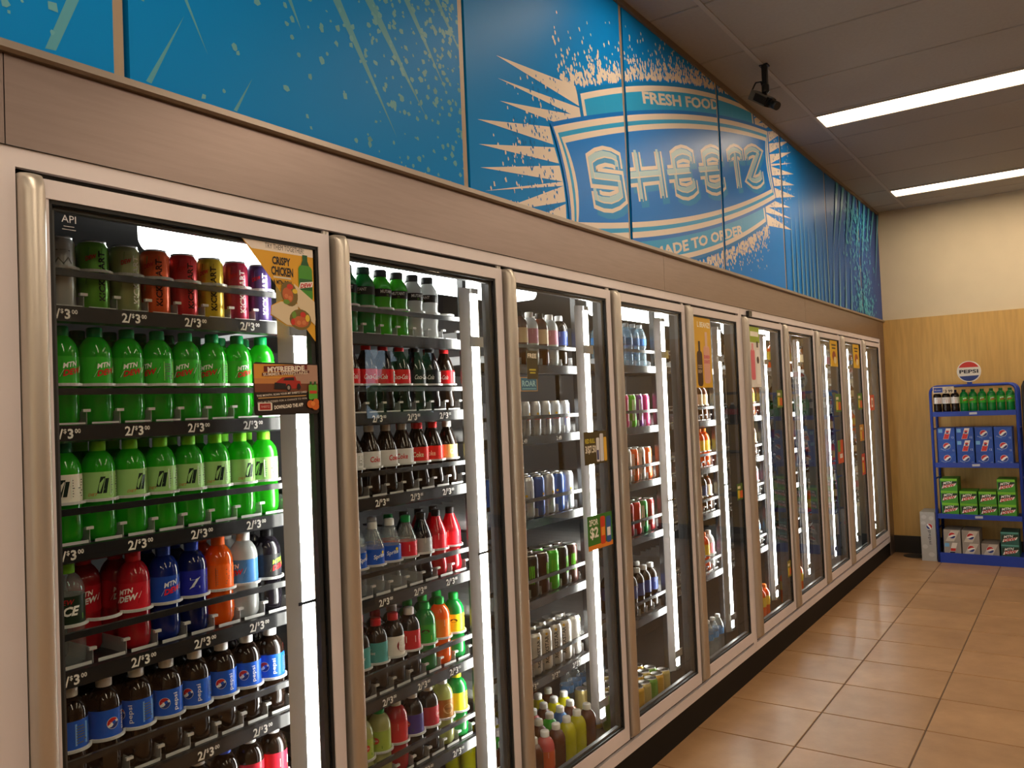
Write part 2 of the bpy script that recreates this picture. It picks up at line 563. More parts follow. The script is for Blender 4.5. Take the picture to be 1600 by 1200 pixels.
# what the shop window looks out on
structure(MB().box((XR + 0.1, 2.0, -0.06), (XR + 14, 24.0, -0.02)).build('ground_outside', flat(120, 112, 100)))
t = thing('shade_tree', (XR + 4.5, 12.4, -0.02), 'bushy green tree growing outside the shop window', 'tree')
MB().tube([(0, 0, 0), (0.03, 0.02, 0.7), (0, 0, 1.5)], 0.09, 8).build('trunk', flat(84, 62, 44), t)
cw = MB()
for k in range(46):
    a, h_ = R.uniform(0, 6.28), R.uniform(0, 1)
    q = R.uniform(0.2, 0.95) * math.sin(PI * (0.15 + 0.8 * h_)); r_ = R.uniform(0.18, 0.34)
    cw.lathe([(r_ * math.sin(PI * j / 6) * R.uniform(0.8, 1.2) + 0.002, -r_ * math.cos(PI * j / 6)) for j in range(7)], 9, None, (q * math.cos(a), q * math.sin(a), 1.1 + 1.9 * h_), False, False)
cw.build('crown', principled('leaf_green', (0.05, 0.16, 0.04, 1), 0.7), t)
# dark shelf unit out of view, added for the door glass to reflect
gd = thing('reflection_shelf_unit', (3.6, 2.2, 0), 'dark double-sided shelf unit across the aisle, added unseen for door glass reflections', 'shelf unit')
MB().box((-0.02, -1.9, 0.12), (0.02, 1.9, 1.45)).build('back_panel', flat(58, 44, 34), gd)
MB().box((-0.35, -1.9, 0), (0.35, 1.9, 0.12)).build('base', flat(30, 26, 24), gd)
for k in range(4):
    MB().box((-0.33, -1.9, 0.42 + k * 0.3), (-0.022, 1.9, 0.445 + k * 0.3)).build('shelf', flat(46, 40, 36), gd)

# ------------------------------------------------------------------ wall above the coolers
structure(MB().box((-1.7, YB, 2.205), (-0.03, END, CEIL + 0.08)).build('wall_left', flat(70, 60, 52)))
# mural panels -------------------------------------------------
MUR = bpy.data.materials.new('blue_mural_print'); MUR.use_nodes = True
nt = MUR.node_tree; b = nt.nodes['Principled BSDF']
geo = nt.nodes.new('ShaderNodeNewGeometry'); sp = nt.nodes.new('ShaderNodeSeparateXYZ')
nt.links.new(geo.outputs['Position'], sp.inputs[0])
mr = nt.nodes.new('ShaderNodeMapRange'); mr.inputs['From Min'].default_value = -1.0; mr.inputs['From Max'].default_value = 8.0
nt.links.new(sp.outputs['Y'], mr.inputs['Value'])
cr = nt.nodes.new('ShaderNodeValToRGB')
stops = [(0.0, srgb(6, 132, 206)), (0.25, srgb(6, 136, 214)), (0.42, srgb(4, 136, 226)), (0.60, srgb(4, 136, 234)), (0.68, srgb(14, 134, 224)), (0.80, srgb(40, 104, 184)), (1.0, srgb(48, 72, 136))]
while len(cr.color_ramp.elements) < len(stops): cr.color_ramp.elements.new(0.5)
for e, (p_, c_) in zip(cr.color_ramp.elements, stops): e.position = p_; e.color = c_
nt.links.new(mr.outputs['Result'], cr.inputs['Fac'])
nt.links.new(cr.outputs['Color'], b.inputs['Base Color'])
b.inputs['Roughness'].default_value = 0.42
b.inputs['Specular IOR Level'].default_value = 0.1

CREAMC = (232, 218, 204); TEAL = (44, 164, 222); BLUE = (4, 126, 222); LTEAL = (176, 210, 220); PALE = (120, 176, 186); SHADE = (40, 148, 216)
th = math.radians(14); YC, ZC = 3.2577, 2.729
def L2W(p):
    u, v = p
    return (YC + u * math.cos(th) - v * math.sin(th), ZC + u * math.sin(th) + v * math.cos(th))
def loc(polys): return [[L2W(p) for p in q] for q in polys]
def loop(d):
    pts = []
    U = 1.36 - d; vc = 0.212 - d * 0.85; vm = 0.288 - d
    N = 28
    for k in range(N + 1):
        u = -U + 2 * U * k / N
        pts.append((u, vc + (vm - vc) * (1 - (u / U) ** 2)))
    for k in range(1, 8):
        v = vc - 2 * vc * k / 8
        pts.append((U - 0.04 * (1 - (v / vc) ** 2), v))
    for k in range(N + 1):
        u = U - 2 * U * k / N
        pts.append((u, -vc - (vm - vc) * (1 - (u / U) ** 2)))
    for k in range(1, 8):
        v = -vc + 2 * vc * k / 8
        pts.append((-U + 0.04 * (1 - (v / vc) ** 2), v))
    return pts
def ring(d0, d1):
    a, c = loop(d0), loop(d1)
    return [[a[i], a[(i + 1) % len(a)], c[(i + 1) % len(c)], c[i]] for i in range(len(a))]
def fill(d):
    a = loop(d)
    return [[(0, 0), a[i], a[(i + 1) % len(a)]] for i in range(len(a))]
def band(top, bot, u0, u1, N=24):
    q = []
    for k in range(N):
        a = u0 + (u1 - u0) * k / N; c = u0 + (u1 - u0) * (k + 1) / N
        q.append([(a, bot(a)), (c, bot(c)), (c, top(c)), (a, top(a))])
    return q
art = []
# pale streaks and spray on the panels before the badge
for tri in ([(0.795, 2.661), (0.823, 2.672), (1.026, 2.349)], [(0.916, 2.708), (0.949, 2.721), (1.16, 2.443)], [(1.079, 2.772), (1.101, 2.781), (1.269, 2.543)],
            [(1.221, 2.828), (1.24, 2.835), (1.374, 2.662)], [(0.643, 2.602), (0.654, 2.606), (0.683, 2.538)], [(0.352, 2.487), (0.359, 2.49), (0.407, 2.383)]):
    tip = tri[2]
    far_ = [(tip[0] + (p[0] - tip[0]) * 2.6, tip[1] + (p[1] - tip[1]) * 2.6) for p in tri[:2]]
    art.append(((92, 160, 178), [[far_[0], far_[1], tip]]))
art.append(((92, 160, 178), [[(0.051, 2.277), (0.071, 2.279), (0.20, 2.60), (0.175, 2.60)], [(0.255, 2.277), (0.267, 2.275), (0.35, 2.452)], [(0.471, 2.275), (0.48, 2.274), (0.527, 2.367)]]))
def speck(cx, cy, r, lean=0.0):
    a0 = R.random() * 6.28; n = R.choice((4, 5, 6))
    return [(cx + r * R.uniform(0.6, 1.3) * math.cos(a0 + 6.28 * k / n), cy + r * R.uniform(0.6, 1.3) * (1 + lean) * math.sin(a0 + 6.28 * k / n)) for k in range(n)]
sp_ = []
for k in range(950):
    y = 1.36 - abs(R.gauss(0, 0.42)); z = 3.12 - abs(R.gauss(0, 0.32)) * (1.0 + 0.3 * (y > 0.9))
    sp_.append(speck(y, z, R.uniform(0.003, 0.011)))
for k in range(120):
    sp_.append(speck(-0.02 - abs(R.gauss(0, 0.25)) + 0.1, 2.3 + abs(R.gauss(0, 0.3)), R.uniform(0.003, 0.012)))
art.append(((104, 168, 182), sp_))
# badge : spray, rays, banners, frame, lettering
topa = lambda u: 0.36 + 0.078 * (1 - (u / 1.11) ** 2)
sp_ = []
for k in range(2300):
    u = R.uniform(-1.25, 1.15); h = min(abs(R.expovariate(1 / 0.05)), 0.3)
    s_ = 0.0085 * (1.1 - h * 2.6) + 0.001
    v = (topa(max(-1.11, min(1.11, u))) + 0.012 + h) if k % 2 else -(topa(max(-1.11, min(1.11, u))) + 0.012 + h)
    sp_.append(speck(u, v, max(0.0022, s_ * R.uniform(0.5, 1.1)), 0.5))
art.append((CREAMC, loc(sp_)))
rays = []
for (tu, tv, b0, b1) in ((-1.66, .447, (-1.13, .372), (-1.115, .292)), (-1.676, .371, (-1.12, .288), (-1.09, .236)), (-1.687, .295, (-1.11, .255), (-1.31, .224)),
                         (-1.84, .231, (-1.382, .212), (-1.374, .146)), (-1.859, .151, (-1.372, .136), (-1.358, .076)), (-1.872, .076, (-1.356, .068), (-1.350, .008))):
    for su in (1, -1):
        for sv in (1, -1):
            rays.append([(su * tu, sv * tv), (su * b0[0], sv * b0[1]), (su * b1[0], sv * b1[1])])
for su in (1, -1): rays.append([(su * -1.872, 0.0), (su * -1.35, 0.008), (su * -1.35, -0.008)])
art.append((CREAMC, loc(rays)))
sp_ = []
for k in range(900):
    su = R.choice((-1, 1)); u = 1.40 + abs(R.gauss(0.12, 0.09)); v = R.uniform(-0.4, 0.4)
    if abs(v) > 0.24: u -= 0.17
    sp_.append(speck(su * u, v, R.uniform(0.002, 0.006), 0.8))
art.append(((6, 120, 196), loc(sp_[:560]))); art.append((CREAMC, loc([[(x * 1.06, y) for x, y in q] for q in sp_[560:]])))
for sg in (1, -1):
    F = lambda k: (lambda u: sg * (topa(u) - k))
    lowf = lambda u: sg * 0.2
    art.append(((8, 126, 202), loc(band(F(0), lowf, -1.125, 1.125))))
    art.append((CREAMC, loc(band(F(0.018), lowf, -1.10, 1.10))))
    art.append((TEAL, loc(band(F(0.043), lowf, -1.075, 1.075))))
    art.append((CREAMC, loc(txt('FRESH FOOD' if sg > 0 else 'MADE TO ORDER', 0.0, 0.352 * sg, 0.056, 1.01 if sg > 0 else 1.28, bold=0.035))))
art.append(((4, 118, 212), loc(fill(-0.018))))
art.append((CREAMC, loc(ring(0.0, 0.027)))); art.append((TEAL, loc(ring(0.027, 0.046)))); art.append((CREAMC, loc(ring(0.046, 0.071))))
art.append((BLUE, loc(fill(0.071))))
def letter(x0, x1, strokes, y0=-0.132, y1=0.132):
    t = 0.042
    return [[(x0 + t + (x1 - x0 - 2 * t) * a, y0 + t + (y1 - y0 - 2 * t) * c) for a, c in s] for s in strokes]
AT = [(0, .92), (.2, .99), (.5, 1.03), (.8, .99), (1, .92)]
AB = [(0, .08), (.2, .01), (.5, -.03), (.8, .01), (1, .08)]
S_ = [[(1, .72)] + AT[::-1] + [(0, .57), (1, .45)] + AB[::-1] + [(0, .28)]]
H_ = [[(0, 1.1), (0, -.1)], [(1, 1.1), (1, -.1)], [(-.42, .5), (1, .5)]]
E_ = [[(1, .74)] + AT[::-1] + AB + [(1, .26)], [(-.42, .5), (.85, .5)]]
T_ = [[(0, .72)] + AT + [(1, .72)], [(.5, 1.0), (.5, -.14)]]
Z_ = [[(0, .72)] + AT + [(0, .10)] + AB[1:] + [(1, .3)]]
letters = [letter(-1.143, -.83, S_), letter(-.714, -.39, H_), letter(-.289, .022, E_), letter(.127, .44, E_), letter(.523, .813, T_), letter(.834, 1.155, Z_)]
def strokes(w, du=0.0, dv=0.0):
    q = []
    for L in letters:
        for s in L: q += ribbon([(a + du, c + dv) for a, c in s], w)
    return q
art.append((SHADE, loc(strokes(0.082, 0.022, -0.03))))
art.append((CREAMC, loc(strokes(0.086))))
art.append(((50, 150, 212), loc(strokes(0.052))))
art.append((LTEAL, loc(strokes(0.026, -0.012, 0.010))))
art.append((CREAMC, loc(strokes(0.006, 0.002, -0.003))))
# streaks and spray beyond the badge
for k in range(10):
    y = 4.93 + k * 0.105 + R.uniform(-.01, .01)
    art.append(((86, 162, 192), [[(y, 2.27), (y + R.uniform(.02, .05), 2.27), (y + 0.02, R.uniform(2.8, 3.1))]]))
for k in range(9):
    y = 6.05 + k * 0.2
    art.append(((74, 160, 196), [[(y + .25, 3.3), (y + .33, 3.3), (y + R.uniform(-.02, .05), R.uniform(2.55, 2.9))]]))
    if k < 4: art.append(((84, 160, 190), [[(y - 0.05, 2.27), (y, 2.27), (y + .05, R.uniform(2.55, 2.8))]]))
sp_ = []
for k in range(750):
    if k % 2: y, z = R.gauss(6.95, .28), 3.2 - abs(R.gauss(0, .28))
    else: y, z = R.gauss(7.15, .2), 2.27 + abs(R.gauss(0, .2))
    sp_.append(speck(y, z, R.uniform(.004, .014), .8))
art.append(((70, 176, 200), sp_))

seams = [-0.93] + [0.21 + 1.147 * k for k in range(7)] + [END]
words = ['blue mural panel with a pale streak beside the narrow metal joint', 'blue mural panel with pale diagonal streaks and paint spray',
         'blue mural panel with cream rays and the opening letter of the badge', 'blue mural panel with the middle of the badge lettering',
         'blue mural panel with the last letters of the badge', 'blue mural panel with soft vertical streaks beside the badge rays',
         'navy mural panel with turquoise spray, second from the end wall', 'navy mural panel with turquoise spray, touching the end wall']
for i in range(8):
    a, c = seams[i] + 0.010, seams[i + 1] - 0.024
    if i == 7: c = END - 0.001
    t = thing('mural_panel', (0, (a + c) / 2, 2.262), words[i], 'wall panel', 'printed mural panels above the coolers')
    cy = (a + c) / 2
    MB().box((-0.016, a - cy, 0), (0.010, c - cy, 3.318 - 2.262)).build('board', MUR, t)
    mp = lambda u, v, d, cy=cy: (0.010 + d, u - cy, v - 2.262)
    for rgb, me in art_meshes(art, mp, 0.00025, (a + 0.001, 2.263, c - 0.001, 3.317), 0.34):
        tag(link('print', me, t), kind='stuff')
JOINT = principled('bronze_joint_strip', (0.36, 0.28, 0.20, 1), 0.5, 0.2)
for k, s_ in enumerate(seams[1:-1]):
    MB().box((-0.028, s_ - 0.0235, 2.262), (0.009, s_ - 0.002, 3.32)).build('trim_%d' % (k + 2), JOINT)['kind'] = 'structure'
structure(MB().box((-0.03, YB, 3.302), (0.022, END, CEIL)).build('trim_9', principled('bronze_edge_trim', (0.22, 0.17, 0.13, 1), 0.45, 0.3)))
structure(MB().prism([(-0.03, 2.262), (0.030, 2.262), (0.030, 2.248), (0.022, 2.243), (-0.03, 2.243)], 'y', -1.0, END - 0.001).build('trim_10', principled('ledge_metal', (0.34, 0.29, 0.25, 1), 0.35, 0.7)))
# stainless header
hs = [-1.0, -0.024, 2.83, 5.2, 7.70, END - 0.001]
hw = ['stainless header panel before the cooler frame corner', 'brushed stainless header panel over the soda doors', 'brushed stainless header panel under the badge lettering',
      'brushed stainless header panel over the farther doors', 'narrow stainless header end piece against the end wall']
for i in range(5):
    cy = (hs[i] + hs[i + 1]) / 2
    o = MB().box((-0.03, hs[i] + 0.001 - cy, 0), (0.012, hs[i + 1] - 0.001 - cy, 2.243 - 2.073)).build('header_panel', STEEL, None, (0, cy, 2.073))
    tag(o, hw[i], 'header panel', 'stainless header panels')
structure(MB().box((-0.03, -1.0, 0.0), (0.012, -0.06, 2.073)).build('wall_cooler_near', STEEL))
structure(MB().box((-0.03, 7.745, 0.0), (0.012, END - 0.012, 2.073)).build('wall_cooler_end', STEEL))
structure(MB().box((-0.02, -1.0, 0.0), (0.006, END - 0.022, 0.135)).build('baseboard_cooler', KICK))

# ------------------------------------------------------------------ cooler frames (two, of five doors each)
UNITS = []
def frame(y0, y1, ys, label):
    t = thing('display_cooler', (0, y0, 0.135), label, 'display cooler', 'glass-door display coolers')
    def b(name, a, c, m): MB().box((a[0], a[1] - y0, a[2] - 0.135), (c[0], c[1] - y0, c[2] - 0.135)).build(name, m, t)
    b('top_rail', (-0.03, y0, 2.036), (0.016, y1, 2.072), ALU)
    b('top_lip', (-0.03, y0, 2.0722), (0.020, y1, 2.0728), BLACK)
    b('bottom_rail', (-0.03, y0, 0.136), (0.016, y1, 0.180), ALU)
    b('bottom_gasket', (-0.03, y0 + .03, 0.180), (0.002, y1 - .03, 0.20), BLACK)
    b('top_gasket', (-0.03, y0 + .03, 2.0), (0.002, y1 - .03, 2.036), BLACK)
    b('side_rail', (-0.03, y0, 0.180), (0.016, ys[0] - 0.010, 2.036), ALU)
    b('side_rail', (-0.03, y1 - 0.034, 0.180), (0.016, y1, 2.036), ALU)
    for k, y in enumerate(ys):
        b('mullion', (-0.06, y - 0.030, 0.180), (0.002, y + 0.012, 2.036), BLACK)
    b('mullion', (-0.06, y1 - 0.066, 0.180), (0.002, y1 - 0.034, 2.036), BLACK)
    UNITS.append((t, y0))
    for y in ys[1:]:
        b('hinge_cover', (0.0, y - 0.030, 2.024), (0.010, y - 0.022, 2.034), WHITE)
        b('hinge_cover', (0.0, y - 0.019, 2.024), (0.010, y - 0.011, 2.034), WHITE)
frame(-0.06, 5 * W + 0.020, [k * W for k in range(5)], 'five-door glass display cooler holding the soda bottles and energy drinks')
frame(5 * W + 0.022, 10 * W + GAP + 0.05, [bay_y(5 + k) for k in range(5)], 'five-door glass display cooler running up to the end wall')

# ------------------------------------------------------------------ doors
MB().box((0.0161, 3.935 - UNITS[1][1], 2.030 - 0.135), (0.034, 3.985 - UNITS[1][1], 2.062 - 0.135)).build('sensor_box', BLACKP, UNITS[1][0])
DT, DB = 2.022, 0.200
def mesh_of(fn, name, mat): mb = MB(); fn(mb); return mb.mesh(name, mat)
def door_meshes():
    y0, y1 = -0.006, W - 0.022            # local to bay edge
    gl, gr, gt, gb = 0.046, W - 0.058, DT - 0.036, DB + 0.055
    m = {}
    m['top_rail'] = MB().box((0.002, y0, gt), (0.022, y1, DT)).mesh('top_rail', ALU)
    m['bottom_rail'] = MB().box((0.002, y0, DB), (0.022, y1, gb)).mesh('bottom_rail', ALU)
    m['hinge_stile'] = MB().box((0.002, gr, gb), (0.022, y1, gt)).mesh('hinge_stile', ALU)
    m['latch_stile'] = MB().box((0.002, y0, gb), (0.020, gl, gt)).mesh('latch_stile', ALU)
    gk = MB()
    for a, c in (((0.001, gl, gb), (0.019, gl + 0.006, gt)), ((0.001, gr - 0.008, gb), (0.019, gr, gt)), ((0.001, gl, gt - 0.008), (0.019, gr, gt)), ((0.001, gl, gb), (0.019, gr, gb + 0.008))):
        gk.box(a, c)
    m['gasket'] = gk.mesh('gasket', BLACK)
    m['glass'] = MB().box((0.008, gl + 0.006, gb + 0.008), (0.014, gr - 0.008, gt - 0.008)).mesh('glass', GLASS)
    sp = MB()   # dark spacer seen inside the double glazing
    for a, c in (((-0.010, gl + 0.006, gb + 0.008), (0.006, gl + 0.016, gt - 0.008)), ((-0.010, gr - 0.020, gb + 0.008), (0.006, gr - 0.008, gt - 0.008)), ((-0.010, gl, gb), (0.006, gr, gb + 0.014)), ((-0.010, gl, gt - 0.016), (0.006, gr, gt))):
        sp.box(a, c)
    m['spacer'] = sp.mesh('spacer', DARKFR)
    # full-height bullnose pull
    prof = [(0.004, -0.008), (0.030, -0.008)] + [(0.030 + 0.020 * math.sin(a), 0.013 - 0.021 * math.cos(a)) for a in [PI * k / 10 for k in range(1, 10)]] + [(0.030, 0.034), (0.022, 0.036)]
    h = MB(); n = len(prof)
    zs = [(DB + 0.004, 0.0), (DB + 0.02, 1.0), (DT - 0.03, 1.0), (DT - 0.012, 0.8), (DT + 0.002, 0.25)]
    for z, s_ in zs:
        for x, y in prof: h.v.append((0.004 + (x - 0.004) * (0.55 + 0.45 * s_), y, z))
    for j in range(len(zs) - 1):
        for k in range(n - 1):
            a = j * n + k
            h.f.append((a, a + 1, a + 1 + n, a + n)); h.smooth.append(True)
    h.f.append(tuple(range(n))[::-1]); h.smooth.append(False)
    h.f.append(tuple((len(zs) - 1) * n + k for k in range(n))); h.smooth.append(False)
    m['handle'] = h.mesh('handle', HANDLE)
    return m
DM = door_meshes()
door_words = ['glass cooler door with the chicken wrap corner poster', 'glass cooler door in front of the red-capped cola bottles', 'glass cooler door with olive and green price cards',
              'glass cooler door in front of the gold-topped can cases', 'glass cooler door with the yellow coffee bottle poster', 'glass cooler door with the lime-topped milk bottle poster',
              'glass cooler door next after the lime-topped poster door', 'glass cooler door with yellow poster and one orange-green card below', 'glass cooler door with yellow poster and two cards below it',
              'last glass cooler door, beside the end wall']
for n in range(10):
    un, uy = UNITS[n // 5]
    t = link('door', None, un, (0, bay_y(n) - uy, -0.135))
    t['label'] = door_words[n]
    for k in ('top_rail', 'bottom_rail', 'hinge_stile', 'latch_stile', 'gasket', 'glass', 'spacer', 'handle'):
        link(k, DM[k], t)
    if n == 0:
        a = [((200, 200, 205), txt('API', 0.085, 1.955, 0.014) + rect(0.075, 1.940, 0.095, 1.941) + rect(0.072, 1.934, 0.098, 1.935))]
        for rgb, me in art_meshes(a, wall_map(0.0142), 0.0002): tag(link('etched_mark', me, t), kind='stuff')

# ------------------------------------------------------------------ cooler room behind the doors
structure(MB().box((-1.62, -1.0, 0.08), (-0.03, END, 0.14)).build('floor_cooler', DARKIN))
structure(MB().box((-1.70, -1.0, 0.08), (-1.62, END, 2.2)).build('wall_cooler_back', DARKIN))
structure(MB().box((-1.62, -1.1, 0.08), (-0.03, -1.0, 2.2)).build('wall_cooler_side', DARKIN))
structure(MB().box((-1.62, -1.0, 2.15), (-0.032, END, 2.2)).build('ceiling_cooler', DARKIN))

# LED lights on the mullions
def led(n):
    y = bay_y(n) + W - 0.020
    ends = ['beside the chicken poster door', 'beside the red-capped colas', 'behind the olive price card door', 'by the gold-topped cans', 'behind the coffee poster door',
            'behind the lime poster door', 'in the seventh cooler bay from the steel wall', 'behind the door with one orange-green card', 'behind the door with two cards', 'in the last bay by the end wall']
    t = thing('led_light', (-0.1, y, 0.25), 'bright white vertical LED light strip ' + ends[n], 'LED light', 'vertical LED strips between the doors')
    MB().box((-0.024, 0.014, 0.0), (0.004, 0.019, 1.72)).box((-0.024, -0.022, 0.0), (0.008, 0.014, 0.018)).box((-0.024, -0.022, 1.702), (0.008, 0.014, 1.72)).build('housing', GALV, t)
    MB().prism([(0.008, 0.0), (0.006, 0.009), (-0.004, 0.0138), (-0.014, 0.011), (-0.018, 0.0), (-0.014, -0.017), (-0.004, -0.0215), (0.006, -0.016)], 'z', 0.02, 1.70).build('lens', LEDM, t)
    MB().prism([(-0.014, -0.066), (0.004, -0.032), (0.004, -0.028), (-0.016, -0.062)], 'z', 0.0, 1.72).build('reflector', principled('frosted_side_lens', (0.5, 0.48, 0.46, 1), 0.25, 0.4), t)
    for z in (0.06, 0.82, 1.52):
        bz = MB().box((0.0085, -0.045, z), (0.0105, 0.036, z + (0.035 if z != 0.82 else 0.008)))
        bz.build('bracket', GALV if z != 0.82 else BLACKP, t)
for n in range(10): led(n)
# damp-proof lamps under the cooler ceiling
def lamp(y0, y1, label):
    t = thing('cooler_lamp', (-0.46, (y0 + y1) / 2, 2.15), label, 'lamp', 'lamps under the cooler ceiling')
    h = (y1 - y0) / 2
    c_ = 0.045
    prof = [(-h, -0.04)] + [(-h + c_ - c_ * math.cos(a), -0.118 + c_ - c_ * math.sin(a)) for a in [PI / 2 * k / 6 for k in range(7)]]
    prof += [(h - c_ + c_ * math.sin(a), -0.118 + c_ - c_ * math.cos(a)) for a in [PI / 2 * k / 6 for k in range(7)]] + [(h, -0.04)]
    MB().prism(prof, 'x', -0.075, 0.075).build('lens', LAMPM, t)
    MB().box((-0.085, -h - 0.01, -0.04), (0.085, h + 0.01, 0.0)).build('housing', WHITE, t)
lamp(0.55, 1.42, 'white damp-proof lamp over the canned drinks shelf')
lamp(1.46, 2.34, 'white damp-proof lamp over the wide-capped bottle shelf')
lamp(3.05, 4.2, 'white damp-proof lamp above the water bottles')
lamp(5.0, 6.2, 'white damp-proof lamp over the farther cooler bays')

# ------------------------------------------------------------------ posts and shelves
POST = MB().box((-0.012, -0.010, 0), (0.012, 0.010, 1.9))
for k in range(34): POST.box((0.012, -0.003, 0.10 + k * 0.052), (0.0135, 0.003, 0.125 + k * 0.052))
POSTM = POST.mesh('post', SHELFM)
PITCH = 0.0744
def slot_y(k): return 0.094 + PITCH * k
def price_art(cy, cz, h=0.021):
    return txt('2/', cy - 0.021, cz, h, bold=0.02) + txt('$', cy - 0.006, cz + h * 0.25, h * 0.5, bold=0.02) + txt('3', cy + 0.005, cz, h, bold=0.03) + txt('00', cy + 0.020, cz + h * 0.25, h * 0.45, bold=0.02)
def shelf_meshes(kind):
    m = {}
    y0, y1 = 0.045, 0.733
    d = MB().box((-0.60, y0, -0.008), (-0.006, y1, 0.0))
    m['deck'] = d.mesh('deck', SHELFM)
    m['price_rail'] = MB().prism([(-0.006, -0.034), (0.004, -0.030), (0.004, 0.002), (-0.006, 0.004)], 'y', y0, y1).mesh('price_rail', BLACKP)
    m['front_bar'] = MB().box((-0.010, y0, 0.066), (0.0, y1, 0.080)).box((-0.010, y0, 0), (-0.002, y0 + 0.005, 0.066)).box((-0.010, y1 - 0.005, 0), (-0.002, y1, 0.066)).mesh('front_bar', BLACKP)
    dv = MB()
    for k in range(10):
        y = slot_y(k) - PITCH / 2
        dv.box((-0.58, y - 0.0008, 0.0), (-0.03, y + 0.0008, 0.032))
    m['lane_dividers'] = dv.mesh('lane_dividers', PLAST)
    rg = MB()
    r0, r1 = 0.0368, 0.0415
    for k in range(9):
        cy = slot_y(k)
        n = 12
        for j in range(n):
            a = -PI * 0.40 + PI * 0.80 * j / n; c = -PI * 0.40 + PI * 0.80 * (j + 1) / n
            P = lambda r, t, z: (-0.0605 + r * math.cos(t), cy + r * math.sin(t), z)
            rg.poly([P(r0, a, 0.092), P(r1, a, 0.092), P(r1, c, 0.092), P(r0, c, 0.092)])
            rg.poly([P(r1, a, 0.086), P(r1, c, 0.086), P(r1, c, 0.092), P(r1, a, 0.092)])
            rg.poly([P(r0, a, 0.086), P(r0, c, 0.086), P(r0, c, 0.092), P(r0, a, 0.092)])
            rg.poly([P(r0, a, 0.086), P(r1, a, 0.086), P(r1, c, 0.086), P(r0, c, 0.086)])
        rg.box((-0.026, cy + 0.024, 0.030), (-0.018, cy + 0.040, 0.036))
        rg.box((-0.0235, cy - 0.030, 0.001), (-0.0215, cy + 0.030, 0.008))
    m['bottle_stops'] = rg.mesh('bottle_stops', principled('milky_plastic', (0.55, 0.55, 0.54, 1), 0.3))
    a = []
    for y in (0.148, 0.303, 0.457, 0.612): a += price_art(y, -0.015)
    m['price_print'] = art_meshes([((226, 224, 220), a)], wall_map(0.0042), 0.0002)[0][1]
    a = []
    for y in (0.303, 0.55): a += txt('2.49', y, -0.015, 0.017, bold=.02)
    m['price_print_single'] = art_meshes([((226, 224, 220), a)], wall_map(0.0042), 0.0002)[0][1]
    return m
SM = shelf_meshes('a')
def shelf(n, z, label, prices=True, stops=True, single=False):
    t = thing('cooler_shelf', (-0.14, bay_y(n), z), label, 'shelf', 'black gravity-feed shelves in the cooler')
    for k in ('deck', 'price_rail', 'front_bar', 'lane_dividers', 'bottle_stops', 'price_print'):
        if k == 'price_print' and not prices: continue
        if k == 'bottle_stops' and not stops: continue
        o_ = link(k, SM['price_print_single' if single and k == 'price_print' else k], t)
        if k in ('price_print', 'bottle_stops', 'lane_dividers'): o_['kind'] = 'stuff'
    return t
for n in range(10):
    for dx in (-0.156, -0.72):
        if n == 0 and dx == -0.156:
            tag(link('shelf_post', POSTM, None, (dx, bay_y(n) + 0.030, 0.14)), 'slotted black upright post holding the cooler shelves', 'post', 'slotted shelf posts')
        tag(link('shelf_post', POSTM, None, (dx, bay_y(n) + 0.746, 0.14)), 'slotted black upright post holding the cooler shelves', 'post', 'slotted shelf posts')

# ------------------------------------------------------------------ drinks
PROF = {
    'round': ([(0.022, 0.0), (0.030, 0.004), (0.0345, 0.014), (0.0355, 0.040), (0.0345, 0.060), (0.0338, 0.072), (0.0338, 0.078), (0.0350, 0.086), (0.0352, 0.090), (0.0352, 0.150), (0.0351, 0.157), (0.0338, 0.166), (0.0300, 0.177), (0.0236, 0.187), (0.0165, 0.194), (0.0138, 0.1970), (0.0138, 0.199)], 0.0166, 0.197, 0.216, 0.0353, (0.090, 0.149)),
    'contour': ([(0.022, 0.0), (0.029, 0.004), (0.0335, 0.016), (0.0340, 0.034), (0.0312, 0.052), (0.0305, 0.062), (0.0325, 0.076), (0.0345, 0.086), (0.0347, 0.090), (0.0347, 0.136), (0.0340, 0.141), (0.0308, 0.153), (0.0240, 0.171), (0.0172, 0.187), (0.0140, 0.196), (0.0138, 0.199)], 0.0155, 0.198, 0.216, 0.0349, (0.089, 0.136)),
    'tall': ([(0.024, 0.0), (0.032, 0.005), (0.0340, 0.020), (0.0320, 0.045), (0.0345, 0.062), (0.0350, 0.085), (0.0335, 0.105), (0.0350, 0.125), (0.0350, 0.152), (0.0310, 0.168), (0.0230, 0.182), (0.0190, 0.188), (0.0190, 0.192)], 0.0205, 0.192, 0.212, 0.0352, (0.125, 0.150)),
    'water': ([(0.022, 0.0), (0.030, 0.004), (0.0315, 0.02), (0.0295, 0.045), (0.0315, 0.07), (0.0295, 0.09), (0.0318, 0.105), (0.0318, 0.140), (0.0290, 0.160), (0.0200, 0.182), (0.0130, 0.192), (0.0130, 0.196)], 0.0142, 0.196, 0.211, 0.0320, (0.106, 0.139)),
}
BOTTLE = {k: MB().lathe(v[0], 24, (5, 0.001, 0.034, 0.035) if k in ('round', 'contour') else ((4, 0.001, 0.12, 0.02) if k == 'tall' else None)) for k, v in PROF.items()}
MESH = {}
def cached(key, fn):
    if key not in MESH: MESH[key] = fn()
    return MESH[key]
def body_mesh(shape, mat): return cached(('b', shape, mat.name), lambda: BOTTLE[shape].mesh('body', mat))
def cap_mesh(shape, rgb):
    def f():
        p = PROF[shape]; r, z0, z1 = p[1], p[2], p[3]
        mb = MB().lathe([(r * 0.98, z0 - 0.003), (r, z0), (r, z1 - 0.003), (r * 0.9, z1), (0.001, z1)], 20, cap1=False)
        return mb.mesh('cap', flat(*rgb, 0.35))
    return cached(('c', shape, rgb), f)
